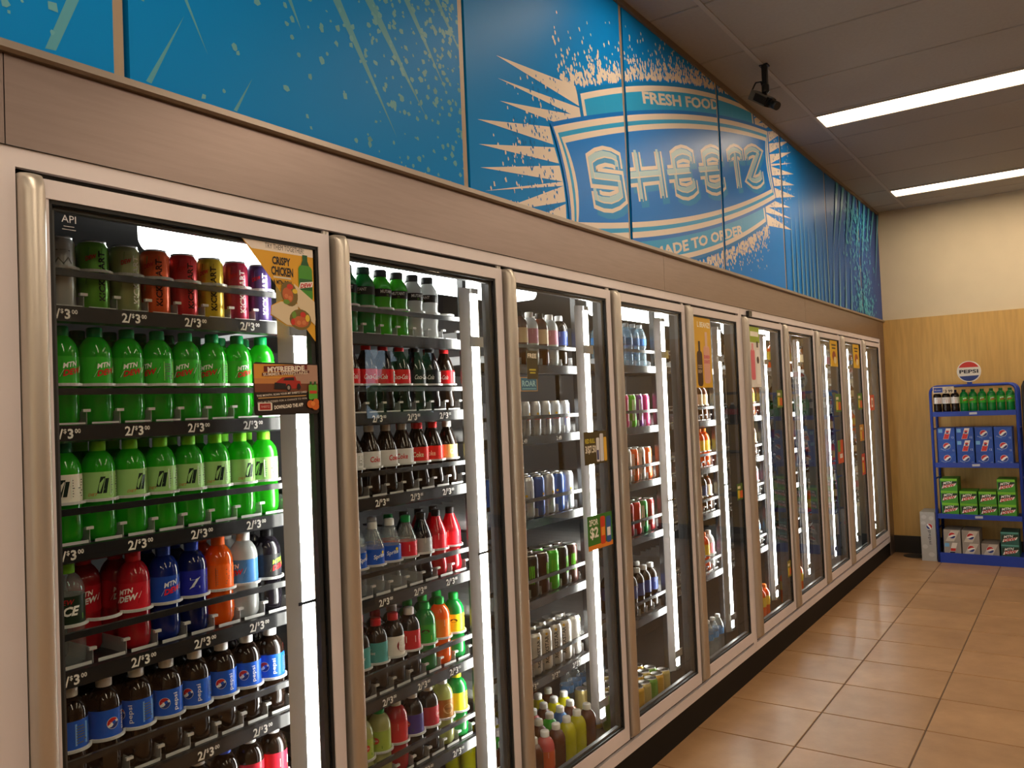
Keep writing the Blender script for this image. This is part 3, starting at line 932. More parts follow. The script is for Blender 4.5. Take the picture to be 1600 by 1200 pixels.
def label_mesh(shape, rgb, z=None):
    def f():
        p = PROF[shape]; r = p[4]; z0, z1 = z or p[5]
        return MB().lathe([(r, z0), (r, z1)], 24, cap0=False, cap1=False).mesh('label', flat(*rgb, 0.3))
    return cached(('l', shape, rgb, z), f)
def print_meshes(key, shape, art0, z=None):
    def f():
        art_ = art0
        r = PROF[shape][4] + 0.0003
        dv = {'round': 0.0145, 'contour': 0.008}.get(shape, 0.0)
        art_ = [(c_, [[(u, v + dv) for u, v in q] for q in ps_]) for c_, ps_ in art_] if dv else list(art_)
        return art_meshes(art_, cyl_map(r), 0.00015, rough=0.3)
    return cached(('p', key), f)

# label designs : u = arc from the label's front, v = height
def both(art_, r=0.0353):
    """the same design on the front and on the back of a bottle"""
    out = []
    for rgb, polys in art_:
        out.append((rgb, polys + [[(u + PI * r, v) for u, v in q] for q in polys]))
    return out
def panel(u, z0, z1, w, rgb=(222, 222, 216)):
    a = [(rgb, rect(u - w / 2, z0, u + w / 2, z1))]
    lines = []
    for k in range(7):
        z = z0 + (z1 - z0) * (k + 0.7) / 8
        lines += rect(u - w * 0.42, z, u + w * R.uniform(0.1, 0.42), z + (z1 - z0) * 0.05)
    a.append(((90, 96, 90), lines))
    return a
def dew_art(sub, main, ground, txtc=(240, 240, 235), word='DEW', z=0.105):
    return [(ground, [[(-0.030, z - 0.016), (0.022, z - 0.016), (0.032, z + 0.020), (-0.020, z + 0.020)]]),
            (txtc, txt('MTN', -0.004, z + 0.012, 0.011, 0.030, shear=0.35, rot=0.2, bold=0.03)),
            (txtc, [[(-0.026, z - 0.014), (0.024, z - 0.004), (0.030, z + 0.010), (-0.018, z + 0.001)]]),
            (main, txt(word, 0.001, z - 0.003, 0.013, 0.040, shear=0.4, rot=0.2, bold=0.04))]
DES = {}
DES['dew'] = both(dew_art(None, (196, 30, 36), (14, 82, 34))) + panel(0.052, 0.083, 0.128, 0.030, (120, 190, 80))
DES['lime'] = both([((26, 40, 34), [[(-0.006, 0.088), (0.004, 0.088), (0.012, 0.124), (0.002, 0.124)], [(0.006, 0.088), (0.014, 0.088), (0.020, 0.120), (0.012, 0.120)]]), ((190, 34, 40), txt('DIET', -0.014, 0.086, 0.006, shear=.3))]) + panel(0.040, 0.083, 0.128, 0.036, (206, 214, 200))
DES['code'] = both(dew_art(None, (236, 236, 232), (120, 14, 22), (250, 236, 232)))
DES['volt'] = both(dew_art(None, (214, 34, 44), (22, 44, 120), (226, 232, 240)))
DES['zblue'] = both([((214, 222, 236), txt('Z', 0.0, 0.105, 0.026, bold=0.03))]) + panel(0.045, 0.083, 0.128, 0.030, (140, 150, 200))
DES['orange'] = panel(-0.012, 0.083, 0.128, 0.044, (70, 44, 32)) + panel(0.08, 0.083, 0.128, 0.040, (70, 44, 32))
DES['white'] = both(dew_art(None, (196, 36, 44), (52, 120, 190), (240, 244, 248)))
DES['pitch'] = both(dew_art(None, (204, 40, 40), (30, 30, 32), (150, 200, 60)))
DES['ice'] = both([((120, 190, 60), [[(-0.03, 0.084), (0.03, 0.084), (0.03, 0.096)]]), ((240, 240, 236), txt('ICE', 0.0, 0.104, 0.020, 0.036, shear=0.3, bold=0.04)), ((190, 34, 40), txt('DEW', -0.006, 0.123, 0.010, 0.028, shear=.3))])
DES['pepsi'] = both(globe(-0.013, 0.105, 0.0125, 0.4) + [((238, 238, 240), txt('pepsi', 0.013, 0.105, 0.012, 0.040, rot=PI / 2, bold=0.01))]) + panel(0.052, 0.083, 0.128, 0.028, (110, 160, 220)) + [((214, 224, 238), rect(-0.115, 0.1265, 0.115, 0.130))]
DES['coke'] = both([((240, 234, 230), txt('Coca-Cola', 0.0, 0.105, 0.015, 0.050, shear=0.25, bold=0.01))]) + panel(0.055, 0.088, 0.122, 0.014)
DES['diet'] = both([((196, 28, 36), txt('Coke', 0.0, 0.104, 0.017, 0.036, shear=0.1, bold=0.02))]) + panel(0.052, 0.088, 0.122, 0.026)
DES['redcoke'] = both([((240, 226, 190), txt('Coke', 0.0, 0.104, 0.017, 0.036, bold=0.02)), ((210, 180, 90), rect(-0.03, 0.087, 0.03, 0.090))])
DES['sprite'] = both([((240, 244, 244), txt('Sprite', 0.0, 0.106, 0.016, 0.038, shear=0.2, rot=0.15, bold=0.02)), ((228, 200, 40), ell(0.014, 0.117, 0.005, 0.005, 10))])
DES['redlab'] = both([((240, 230, 226), rect(-0.016, 0.098, 0.016, 0.118)), ((180, 30, 36), rect(-0.012, 0.103, 0.012, 0.106) + rect(-0.012, 0.110, 0.008, 0.113))])
DES['drp'] = both([((120, 20, 30), ell(0, 0.105, 0.026, 0.021, 18)), ((240, 236, 232), txt('Dr', -0.008, 0.114, 0.010, bold=.02) + txt('Pepper', 0.0, 0.100, 0.012, 0.040, bold=.02))])
DES['drpd'] = both([((240, 240, 240), txt('Dr', -0.006, 0.116, 0.008) + txt('Diet', 0.0, 0.105, 0.009, 0.024, shear=.2)), ((226, 200, 60), rect(-0.02, 0.084, -0.006, 0.096))])
DES['sun'] = both([((60, 40, 20), ell(0.0, 0.114, 0.014, 0.006, 12)), ((226, 200, 50), rect(-0.02, 0.086, 0.02, 0.100))])
DES['can_dry'] = both([((190, 40, 44), ell(0, 0.108, 0.013, 0.010, 14)), ((240, 236, 228), txt('CANADA', 0, 0.108, 0.005, 0.020)), ((60, 110, 40), rect(-0.022, 0.084, 0.022, 0.092))])
DES['aw'] = both([((200, 170, 120), ell(0, 0.105, 0.020, 0.016, 16)), ((90, 50, 24), txt('VANILLA', 0, 0.105, 0.006, 0.026, bold=.02))])
DES['mutant'] = both([((226, 228, 226), txt('MUTANT', 0.0, 0.141, 0.010, 0.046, bold=.03)), ((120, 190, 60), txt('M', 0.0, 0.130, 0.006))])
DES['plain'] = both([((236, 236, 232), rect(-0.02, 0.112, 0.02, 0.132))])

GREEN = liquid('green_soda', srgb(36, 196, 36), 0.6)
LIMEG = liquid('lime_soda', srgb(54, 206, 38), 0.6)
COLA = liquid('cola_soda', (0.012, 0.006, 0.004, 1), 0.1)
REDS = liquid('red_soda', srgb(196, 30, 44), 0.45)
BLUES = liquid('blue_soda', srgb(16, 40, 130), 0.4)
DKBL = liquid('dark_blue_soda', srgb(14, 26, 96), 0.4)
ORNG = liquid('orange_soda', srgb(246, 104, 22), 0.45)
WHT = liquid('cloudy_white_soda', srgb(206, 208, 206), 0.5)
BLK = liquid('dark_berry_soda', (0.010, 0.008, 0.012, 1), 0.1)
CLR = clear('clear_soda', (0.93, 0.96, 0.96, 1), 1.4, 0.05, 0.12, (0.8, 0.85, 0.85, 1))
PALEG = liquid('pale_ginger_soda', srgb(196, 200, 128), 0.5)
DKGR = liquid('deep_green_bottle', srgb(20, 150, 66), 0.45)
YELL = liquid('yellow_soda', srgb(214, 208, 20), 0.5)
TEA = liquid('brown_tea', srgb(92, 40, 18), 0.3)
BLUT = liquid('blue_drink', srgb(40, 110, 190), 0.4)
PINK = liquid('pink_drink', srgb(216, 90, 90), 0.4)
MGRN = liquid('bright_green_energy_drink', srgb(70, 200, 30), 0.5)

# product -> (shape, body, cap rgb, label rgb or None, design, words, category)
PR = {
    'dew': ('round', GREEN, (14, 140, 78), (52, 168, 44), 'dew', 'green soda bottle with dark green cap and green label', 'soda bottle'),
    'lime': ('round', LIMEG, (140, 236, 60), (150, 196, 120), 'lime', 'bright green soda bottle with lime cap and pale label', 'soda bottle'),
    'dewred': ('round', LIMEG, (16, 120, 62), (222, 218, 206), 'lime', 'green soda bottle with dark green cap and white label', 'soda bottle'),
    'ice': ('round', CLR, (140, 236, 60), (30, 44, 30), 'ice', 'clear soda bottle with lime cap and dark label', 'soda bottle'),
    'code': ('round', REDS, (206, 44, 60), (188, 30, 44), 'code', 'red soda bottle with red cap and red label', 'soda bottle'),
    'volt': ('round', BLUES, (34, 66, 176), (30, 70, 170), 'volt', 'dark blue soda bottle with red and white lettering', 'soda bottle'),
    'zblue': ('round', DKBL, (34, 66, 190), (34, 40, 150), 'zblue', 'deep blue soda bottle with violet-blue label', 'soda bottle'),
    'orange': ('round', ORNG, (236, 100, 30), (226, 96, 30), 'orange', 'orange soda bottle with orange cap and dark label', 'soda bottle'),
    'white': ('round', WHT, (232, 232, 228), (72, 130, 196), 'white', 'cloudy white soda bottle with white cap and blue label', 'soda bottle'),
    'pitch': ('round', BLK, (20, 20, 22), (40, 40, 42), 'pitch', 'near-black soda bottle with yellow-green lettering', 'soda bottle'),
    'pepsi': ('round', COLA, (236, 236, 236), (20, 84, 190), 'pepsi', 'dark cola bottle with white cap and blue label', 'soda bottle'),
    'pepsi_blue': ('round', COLA, (30, 70, 190), (190, 200, 214), 'pepsi', 'dark cola bottle with blue cap and silver label', 'soda bottle'),
    'cherry': ('round', COLA, (226, 226, 224), (196, 40, 60), 'redlab', 'dark cola bottle with white cap and red label', 'soda bottle'),
    'coke': ('contour', COLA, (214, 30, 36), (208, 24, 34), 'coke', 'dark cola bottle with red cap and red label', 'soda bottle'),
    'zero': ('contour', COLA, (60, 60, 62), (30, 30, 32), 'coke', 'dark cola bottle with black cap and black label', 'soda bottle'),
    'diet': ('contour', COLA, (206, 206, 206), (212, 212, 212), 'diet', 'dark cola bottle with silver cap and silver label', 'soda bottle'),
    'vanilla': ('contour', COLA, (212, 34, 38), (206, 44, 40), 'redcoke', 'dark cola bottle with red cap and cream lettering', 'soda bottle'),
    'cream': ('contour', COLA, (210, 206, 200), (222, 196, 120), 'redcoke', 'dark cola bottle with silver cap and yellow label', 'soda bottle'),
    'sprite': ('contour', CLR, (232, 236, 238), (22, 84, 190), 'sprite', 'clear soda bottle with white cap and blue label', 'soda bottle'),
    'cherrysprite': ('contour', CLR, (22, 140, 70), (206, 36, 54), 'redlab', 'clear soda bottle with green cap and red label', 'soda bottle'),
    'darkblk': ('contour', BLK, (26, 26, 28), (150, 150, 150), 'plain', 'dark soda bottle with black cap and grey label', 'soda bottle'),
    'redclear': ('contour', REDS, (26, 22, 24), (216, 40, 54), 'plain', 'clear red soda bottle with black cap', 'soda bottle'),
    'drpd': ('round', COLA, (206, 40, 48), (70, 150, 150), 'drpd', 'dark cola bottle with red cap and teal label', 'soda bottle'),
    'drp': ('round', COLA, (206, 40, 48), (226, 220, 214), 'drp', 'dark cola bottle with red cap and maroon oval label', 'soda bottle'),
    'drpc': ('round', COLA, (232, 232, 230), (184, 30, 40), 'redlab', 'dark cola bottle with white cap and dark red label', 'soda bottle'),
    'greensun': ('round', DKGR, (20, 150, 60), (40, 150, 50), 'sun', 'green soda bottle with green cap and yellow patch', 'soda bottle'),
    'orangesun': ('round', ORNG, (20, 150, 60), (236, 120, 40), 'plain', 'orange soda bottle with green cap', 'soda bottle'),
    'squirt': ('round', DKGR, (20, 150, 60), (220, 210, 40), 'sun', 'green soda bottle with green cap and yellow label', 'soda bottle'),
    'ginger': ('round', PALEG, (24, 150, 60), (150, 170, 70), 'can_dry', 'pale ginger soda bottle with green cap', 'soda bottle'),
    'bigred': ('round', REDS, (232, 232, 230), (190, 40, 46), 'plain', 'red soda bottle with white cap and red label', 'soda bottle'),
    'grape': ('round', COLA, (232, 232, 230), (70, 56, 130), 'can_dry', 'dark soda bottle with white cap and purple label', 'soda bottle'),
    'canada': ('round', COLA, (232, 232, 230), (176, 44, 60), 'can_dry', 'dark soda bottle with white cap and crimson label', 'soda bottle'),
    'rootclear': ('round', PALEG, (232, 232, 230), (150, 104, 50), 'aw', 'pale soda bottle with white cap and brown label', 'soda bottle'),
    'sierra': ('round', DKGR, (226, 210, 40), (226, 220, 50), 'sun', 'green soda bottle with yellow cap and yellow label', 'soda bottle'),
    'mutant': ('tall', MGRN, (34, 38, 40), (20, 22, 22), 'mutant', 'bright green energy drink bottle with wide black cap', 'drink bottle'),
    'mutantw': ('tall', WHT, (34, 36, 38), (20, 22, 22), 'mutant', 'cloudy white energy drink bottle with wide black cap', 'drink bottle'),
    'mutantd': ('tall', DKGR, (30, 60, 50), (24, 40, 34), 'mutant', 'deep green energy drink bottle with wide dark cap', 'drink bottle'),
    'teay': ('round', YELL, (232, 230, 226), None, None, 'yellow drink bottle with white cap', 'drink bottle'),
    'teab': ('round', TEA, (232, 230, 226), None, None, 'brown tea bottle with white cap', 'drink bottle'),
    'teao': ('round', PINK, (232, 230, 226), (206, 90, 50), 'plain', 'pink drink bottle with white cap', 'drink bottle'),
    'teablue': ('round', BLUT, (232, 230, 226), (210, 180, 60), 'plain', 'blue drink bottle with white cap', 'drink bottle'),
    'teag': ('round', GREEN, (232, 230, 226), None, None, 'green drink bottle with white cap', 'drink bottle'),
    'water': ('water', CLR, (236, 238, 240), (90, 140, 190), 'plain', 'clear water bottle with white cap', 'water bottle'),
    'bluewater': ('water', clear('blue_tinted_water', (0.75, 0.88, 0.95, 1), 1.4, 0.05, 0.25, (0.5, 0.7, 0.8, 1)), (200, 206, 210), (60, 120, 180), 'plain', 'pale blue water bottle with grey cap', 'water bottle'),
    'shake': ('round', COLA, (200, 200, 200), (40, 60, 120), 'plain', 'dark bottle with silver cap and blue label', 'drink bottle'),
    'milk': ('round', WHT, (220, 216, 206), (196, 130, 150), 'plain', 'white bottle with cream cap and pink label', 'drink bottle'),
    'juice': ('round', ORNG, (230, 120, 40), (230, 190, 60), 'plain', 'orange juice bottle with orange cap', 'juice bottle'),
    'coffee': ('round', TEA, (40, 30, 24), (214, 190, 150), 'plain', 'brown coffee bottle with dark cap', 'coffee bottle'),
}
def bottle(pk, loc_, where, group, rot):
    shape, mat, cap, lab, des, words_, cat = PR[pk]
    lab_ = (words_ + ', ' + where) if where else words_
    if len(lab_.split()) > 16: lab_ = lab_.replace(' with ', ', ').replace(' and ', ', ')
    t = thing(cat.replace(' ', '_'), loc_, lab_, cat, group, None, rot)
    link('body', body_mesh(shape, mat), t)
    link('cap', cap_mesh(shape, cap), t)
    if lab:
        lo = link('label', label_mesh(shape, lab), t)
        if des:
            for rgb, me in print_meshes((pk, des), shape, DES[des]): tag(link('print', me, lo), kind='stuff')
    return t

CAN = {'tall': (0.0330, 0.157), 'slim': (0.0265, 0.134), 'sleek': (0.0287, 0.156), 'std': (0.033, 0.122)}
def can_parts(kind, rgb, metal=0.35):
    r, h = CAN[kind]
    def bodyf():
        m = principled('can_%d_%d_%d' % rgb, srgb(*rgb), 0.28, metal)
        return MB().lathe([(r * 0.80, 0), (r * 0.86, 0.002), (r, 0.010), (r, h - 0.016), (r * 0.97, h - 0.012), (r * 0.84, h - 0.004)], 22, cap1=False).mesh('body', m)
    def lidf():
        m = principled('can_lid_metal', (0.72, 0.72, 0.72, 1), 0.28, 0.9)
        return MB().lathe([(r * 0.84, h - 0.004), (r * 0.85, h), (r * 0.81, h), (r * 0.78, h - 0.004), (0.001, h - 0.004)], 22, cap0=False, cap1=False).mesh('lid', m)
    def tabf():
        return MB().prism(ell(0.004, 0, 0.010, 0.006, 10)[0], 'z', h - 0.004, h - 0.0025).mesh('tab', principled('can_tab_metal', (0.5, 0.5, 0.5, 1), 0.3, 0.9))
    return cached(('can', kind, rgb), bodyf), cached(('lid', kind), lidf), cached(('tab', kind), tabf)
def can_art(key, kind, art_):
    return cached(('ca', key), lambda: art_meshes(art_, cyl_map(CAN[kind][0] + 0.0002), 0.00015, rough=0.3))
CD = {}
def kick(fg, patch): return both([(patch, [[(-0.024, 0.060), (0.004, 0.060), (0.012, 0.140), (-0.016, 0.140)]]), (fg, txt('KICKSTART', 0.010, 0.078, 0.015, 0.110, rot=PI / 2, bold=0.03)), ((196, 30, 36), txt('DEW', -0.012, 0.118, 0.010, 0.022, shear=.3, rot=.3, bold=.03))], 0.033)
CD['kick_black'] = kick((200, 200, 190), (60, 110, 40)); CD['kick_green'] = kick((20, 30, 20), (20, 90, 40)); CD['kick_lime'] = kick((230, 230, 220), (90, 120, 50))
CD['kick_orange'] = kick((60, 20, 10), (20, 120, 60)); CD['kick_red'] = kick((50, 10, 10), (150, 24, 30)); CD['kick_yellow'] = kick((40, 36, 10), (120, 96, 20))
CD['kick_wine'] = kick((236, 226, 226), (110, 14, 40)); CD['kick_violet'] = kick((226, 222, 236), (50, 34, 90))
CD['silver'] = both([((110, 116, 112), ribbon([(-0.018, 0.094), (-0.010, 0.108), (0.0, 0.096), (0.010, 0.110), (0.018, 0.098)], 0.0025) + ribbon([(-0.018, 0.074), (-0.008, 0.088), (0.004, 0.076), (0.018, 0.086)], 0.0025) + ell(0, 0.125, 0.016, 0.002, 12))], 0.033)
CD['bull'] = both([((30, 60, 150), [[(-0.018, 0.03), (0.0, 0.066), (-0.018, 0.066)], [(0.0, 0.066), (0.018, 0.066), (0.018, 0.105)]]), ((206, 30, 40), txt('Bull', 0, 0.068, 0.013, 0.030, bold=.03)), ((226, 180, 40), ell(0, 0.085, 0.005, 0.005, 10))], 0.0265)
CD['rock'] = both([((60, 62, 64), txt('ROCKSTAR', 0, 0.080, 0.015, 0.105, rot=PI / 2, bold=.03)), ((206, 160, 40), ell(0, 0.140, 0.006, 0.006, 5))], 0.033)
CD['claw'] = both([((110, 200, 50), [[(-0.010 + 0.008 * k, 0.05), (-0.006 + 0.008 * k, 0.05), (-0.004 + 0.008 * k, 0.12), (-0.009 + 0.008 * k, 0.115)] for k in range(3)])], 0.033)
CD['stripe'] = both([((236, 232, 226), rect(-0.006, 0.03, 0.006, 0.13)), ((30, 30, 30), rect(0.012, 0.05, 0.018, 0.11))], 0.0287)
def can(kind, rgb, design, words_, loc_, where, group, rot):
    t = thing('drink_can', loc_, words_ + ', ' + where, 'drink can', group, None, rot)
    b_, l_, tb = can_parts(kind, rgb)
    bo = link('body', b_, t)
    lo = link('lid', l_, t); link('tab', tb, lo)
    if design:
        for c_, me in can_art((design, kind), kind, CD[design]): tag(link('print', me, bo), kind='stuff')
    return t

def rnd(a=0.9): return -0.5 + R.uniform(-a, a)
BAYW = ['chicken poster bay', 'red-capped cola bay', 'olive card bay', 'gold-topped can bay', 'coffee poster bay', 'lime poster bay', 'seventh cooler bay', 'one-card door bay', 'two-card door bay', 'end wall bay']
ORD = ['top shelf', 'second shelf', 'third shelf', 'fourth shelf', 'fifth shelf', 'sixth shelf', 'seventh shelf']
def row(n, z, items, si, depth=2, jit=0.9):
    where = '%s, %s' % (ORD[si], BAYW[n])
    group = 'bottles on the %s %s' % (ORD[si], BAYW[n])
    for k, pk in enumerate(items):
        if not pk: continue
        ps = pk.split('|')
        for j in range(depth):
            q = ps[min(j, len(ps) - 1)]
            if q == '-': continue
            bottle(q, (-0.2005 - j * 0.0745, bay_y(n) + slot_y(k), z + 0.0006), ('front of ' if j == 0 else 'second on ') + where, group, rnd(jit))

# ---- bay 1
DZ = 0.010
Z1 = [1.807, 1.557, 1.306, 1.051, 0.792, 0.538, 0.284]
for i, z in enumerate(Z1): shelf(0, z, 'black shelf, %s, %s' % (ORD[i], BAYW[0]))
cans = [((24, 26, 24), 'kick_black', 'black energy drink can'), ((186, 190, 188), 'silver', 'silver-white soda can'), ((96, 168, 50), 'kick_green', 'green energy drink can'),
        ((150, 160, 110), 'kick_lime', 'pale olive energy drink can'), ((226, 92, 40), 'kick_orange', 'orange energy drink can'), ((196, 36, 44), 'kick_red', 'red energy drink can'),
        ((206, 176, 40), 'kick_yellow', 'yellow energy drink can'), ((160, 24, 60), 'kick_wine', 'wine-red energy drink can'), ((74, 54, 110), 'kick_violet', 'violet energy drink can')]
for k, (rgb, d, w_) in enumerate(cans):
    for j in range(2):
        can('tall', rgb, d, w_, (-0.2005 - j * 0.070, slot_y(k), Z1[0] + 0.0006), ('front of' if j == 0 else 'second on') + ' top shelf, ' + BAYW[0], 'cans on the top shelf ' + BAYW[0], -0.35 + R.uniform(-.35, .35))
row(0, Z1[1], ['dew'] * 9, 1)
row(0, Z1[2], ['dewred', 'dewred'] + ['lime'] * 7, 2)
row(0, Z1[3], ['ice', 'ice', '-|code', 'code', 'volt', 'zblue', 'orange', 'white', 'pitch'], 3)
row(0, Z1[4], ['pepsi'] * 9, 4)
row(0, Z1[5], ['pepsi', 'pepsi', 'pepsi', 'pepsi_blue', 'cherry', 'cherry', 'pepsi_blue', 'cherry', 'cherry'], 5, 1)
# ---- bay 2
Z2 = [1.794, 1.557, 1.307, 1.013, 0.722, 0.46]
for i, z in enumerate(Z2): shelf(1, z, 'black shelf, %s, %s' % (ORD[i], BAYW[1]), prices=(i > 0))
row(1, Z2[0], ['mutantd', 'mutantd', 'mutantd', 'mutantd', 'mutant', 'mutant', 'mutantw', 'mutantw', None], 0)
row(1, Z2[1], ['coke'] * 6 + ['zero', 'zero', 'coke'], 1)
row(1, Z2[2], ['diet'] * 5 + ['diet', 'vanilla', 'vanilla', 'cream'], 2)
row(1, Z2[3], ['sprite'] * 4 + ['sprite', 'cherrysprite', 'darkblk', 'redclear', 'redclear'], 3)
row(1, Z2[4], ['drp', 'drp', 'drpd', 'drpd', 'drp', 'drpc', 'greensun', 'orangesun|greensun', 'squirt'], 4)
row(1, Z2[5], ['ginger', 'ginger', 'ginger', 'ginger', 'bigred', 'grape', 'canada', 'rootclear', 'sierra'], 5)
# ---- bay 3
Z3 = [1.718, 1.445, 1.130, 0.829, 0.532]
for i, z in enumerate(Z3): shelf(2, z, 'black shelf, %s, %s' % (ORD[i], BAYW[2]), prices=(i in (1, 4)), stops=False, single=(i == 1))
row(2, Z3[0], [None, None, None, 'milk', 'coffee', 'milk', 'coffee', 'milk', 'shake'], 0)
def cans_row(n, z, si, specs, kind, depth, dx, k0=3):
    where = '%s, %s' % (ORD[si], BAYW[n])
    NTH = ['front of', 'second on', 'third on', 'fourth on']
    for k in range(k0, 9):
        rgb, d, w_ = specs[k % len(specs)]
        for j in range(depth):
            rgb2, d2, w2 = specs[(k + (j // 3)) % len(specs)] if j else (rgb, d, w_)
            can(kind, rgb2, d2, w2, (-0.195 - j * dx, bay_y(n) + slot_y(k), z + 0.0006), NTH[j] + ' ' + where, 'cans on the ' + where, R.uniform(-1.0, 0.2))
cans_row(2, Z3[1], 1, [((196, 200, 206), 'bull', 'silver and blue slim energy drink can')], 'slim', 4, 0.056, 3)
cans_row(2, Z3[2], 2, [((190, 196, 206), 'bull', 'tall silver and blue energy drink can'), ((60, 96, 170), 'bull', 'tall blue energy drink can')], 'sleek', 3, 0.060, 3)
cans_row(2, Z3[3], 3, [((70, 190, 40), 'claw', 'bright green energy drink can'), ((24, 24, 24), 'claw', 'black energy drink can'), ((60, 30, 26), 'claw', 'brown-black energy drink can')], 'tall', 2, 0.069, 3)
cans_row(2, Z3[4], 4, [((196, 194, 190), 'rock', 'white and silver energy drink can'), ((206, 200, 190), 'rock', 'cream and silver energy drink can')], 'tall', 2, 0.069, 3)
ZF = 0.14
mix = ['teay', 'teab', 'teab', 'teao', 'teay', 'teab', 'teablue', 'teag']
for k in range(1, 9):
    for j in range(5):
        if k == 8 and j < 2: continue
        pk = ['teag', 'teablue', 'teab', 'teao', 'teab', 'teay', 'teay', 'teab'][(k * 1 + j * 3) % 8] if j < 3 else ('teay' if k % 2 else 'teab')
        bottle(pk, (-0.110 - j * 0.078, bay_y(2) + 0.085 + 0.078 * k, ZF + 0.0006), ['first row', 'second row', 'third row', 'fourth row', 'fifth row'][j] + ' on the floor, ' + BAYW[2], 'bottles on the cooler floor ' + BAYW[2], rnd())
# ---- bay 4
Z4 = [1.731, 1.442, 1.183, 0.930, 0.553]
for i, z in enumerate(Z4): shelf(3, z, 'black shelf, %s, %s' % (ORD[i], BAYW[3]), prices=False, stops=False)
row(3, Z4[0], [None] * 4 + ['bluewater'] * 5, 0)
cans_row(3, Z4[1], 1, [((100, 190, 50), 'stripe', 'lime green slim can'), ((130, 60, 150), 'stripe', 'purple slim can'), ((190, 50, 110), 'stripe', 'magenta slim can')], 'sleek', 2, 0.062, 4)
cans_row(3, Z4[2], 2, [((230, 96, 40), 'stripe', 'orange slim can'), ((180, 176, 170), 'stripe', 'silver slim can')], 'sleek', 2, 0.062, 4)
cans_row(3, Z4[3], 3, [((190, 40, 40), 'stripe', 'red and white slim can'), ((40, 150, 70), 'stripe', 'green slim can'), ((150, 30, 36), 'stripe', 'dark red slim can')], 'sleek', 2, 0.062, 4)
row(3, Z4[4], [None] * 4 + ['shake'] * 5, 4)
for k in range(7):
    for j in range(4):
        g_ = (k + j) % 3
        rgb, w_ = [((196, 176, 110), 'gold-topped beer-coloured can in a floor case'), ((110, 160, 60), 'gold-topped green can in a floor case'), ((206, 160, 60), 'amber gold-topped can in a floor case')][g_]
        can('tall', rgb, None, w_, (-0.10 - j * 0.068, bay_y(3) + 0.16 + 0.068 * k, ZF + 0.0006), ['first row', 'second row', 'third row', 'fourth row'][j] + ' on the cooler floor', 'cans in the floor cases ' + BAYW[3], R.uniform(-1, 1))
for k in range(5):
    bottle('water', (-0.42, bay_y(3) + 0.22 + 0.075 * k, ZF), 'behind the gold-topped cans', 'water bottles behind the gold-topped cans', 0)
# ---- farther bays
for n in range(4, 10):
    zs = [1.73, 1.44, 1.18, 0.93, 0.60]
    for i, z in enumerate(zs): shelf(n, z, 'black shelf, %s, %s' % (ORD[i], BAYW[n]), prices=False, stops=(n < 6))
    seqs = [['coffee', 'milk', 'coffee'], ['juice', 'milk', 'juice'], ['coffee', 'juice', 'shake'], ['milk', 'shake', 'juice'], ['water', 'water', 'juice']]
    for i, z in enumerate(zs):
        s_ = seqs[(i + n) % 5]
        row(n, z, [None] * 5 + [s_[k % 3] for k in range(4)], i, 1)
    if n < 7:
        for k in range(5):
            bottle('water' if n == 4 else 'juice', (-0.16, bay_y(n) + 0.36 + 0.078 * k, ZF), 'on the floor, ' + BAYW[n], 'bottles on the cooler floor ' + BAYW[n], 0)

# ------------------------------------------------------------------ posters and cards on the glass
def sheet(name, outline, art_, label, cat, x=0.0222, thick=0.0008):
    """printed sheet stuck to the door glass; outline and art in world (y, z)"""
    ys = [p[0] for p in outline]; zs = [p[1] for p in outline]
    cy, cz = (min(ys) + max(ys)) / 2, min(zs)
    t = thing(name, (x, cy, cz), label, cat)
    MB().prism([(a - cy, c - cz) for a, c in outline], 'x', 0, thick).build('sheet', art_[0], t)
    for rgb, me in art_meshes(art_[1], lambda u, v, d: (thick + d, u - cy, v - cz), 0.0002): tag(link('print', me, t), kind='stuff')
    return t
GX = 0.0146
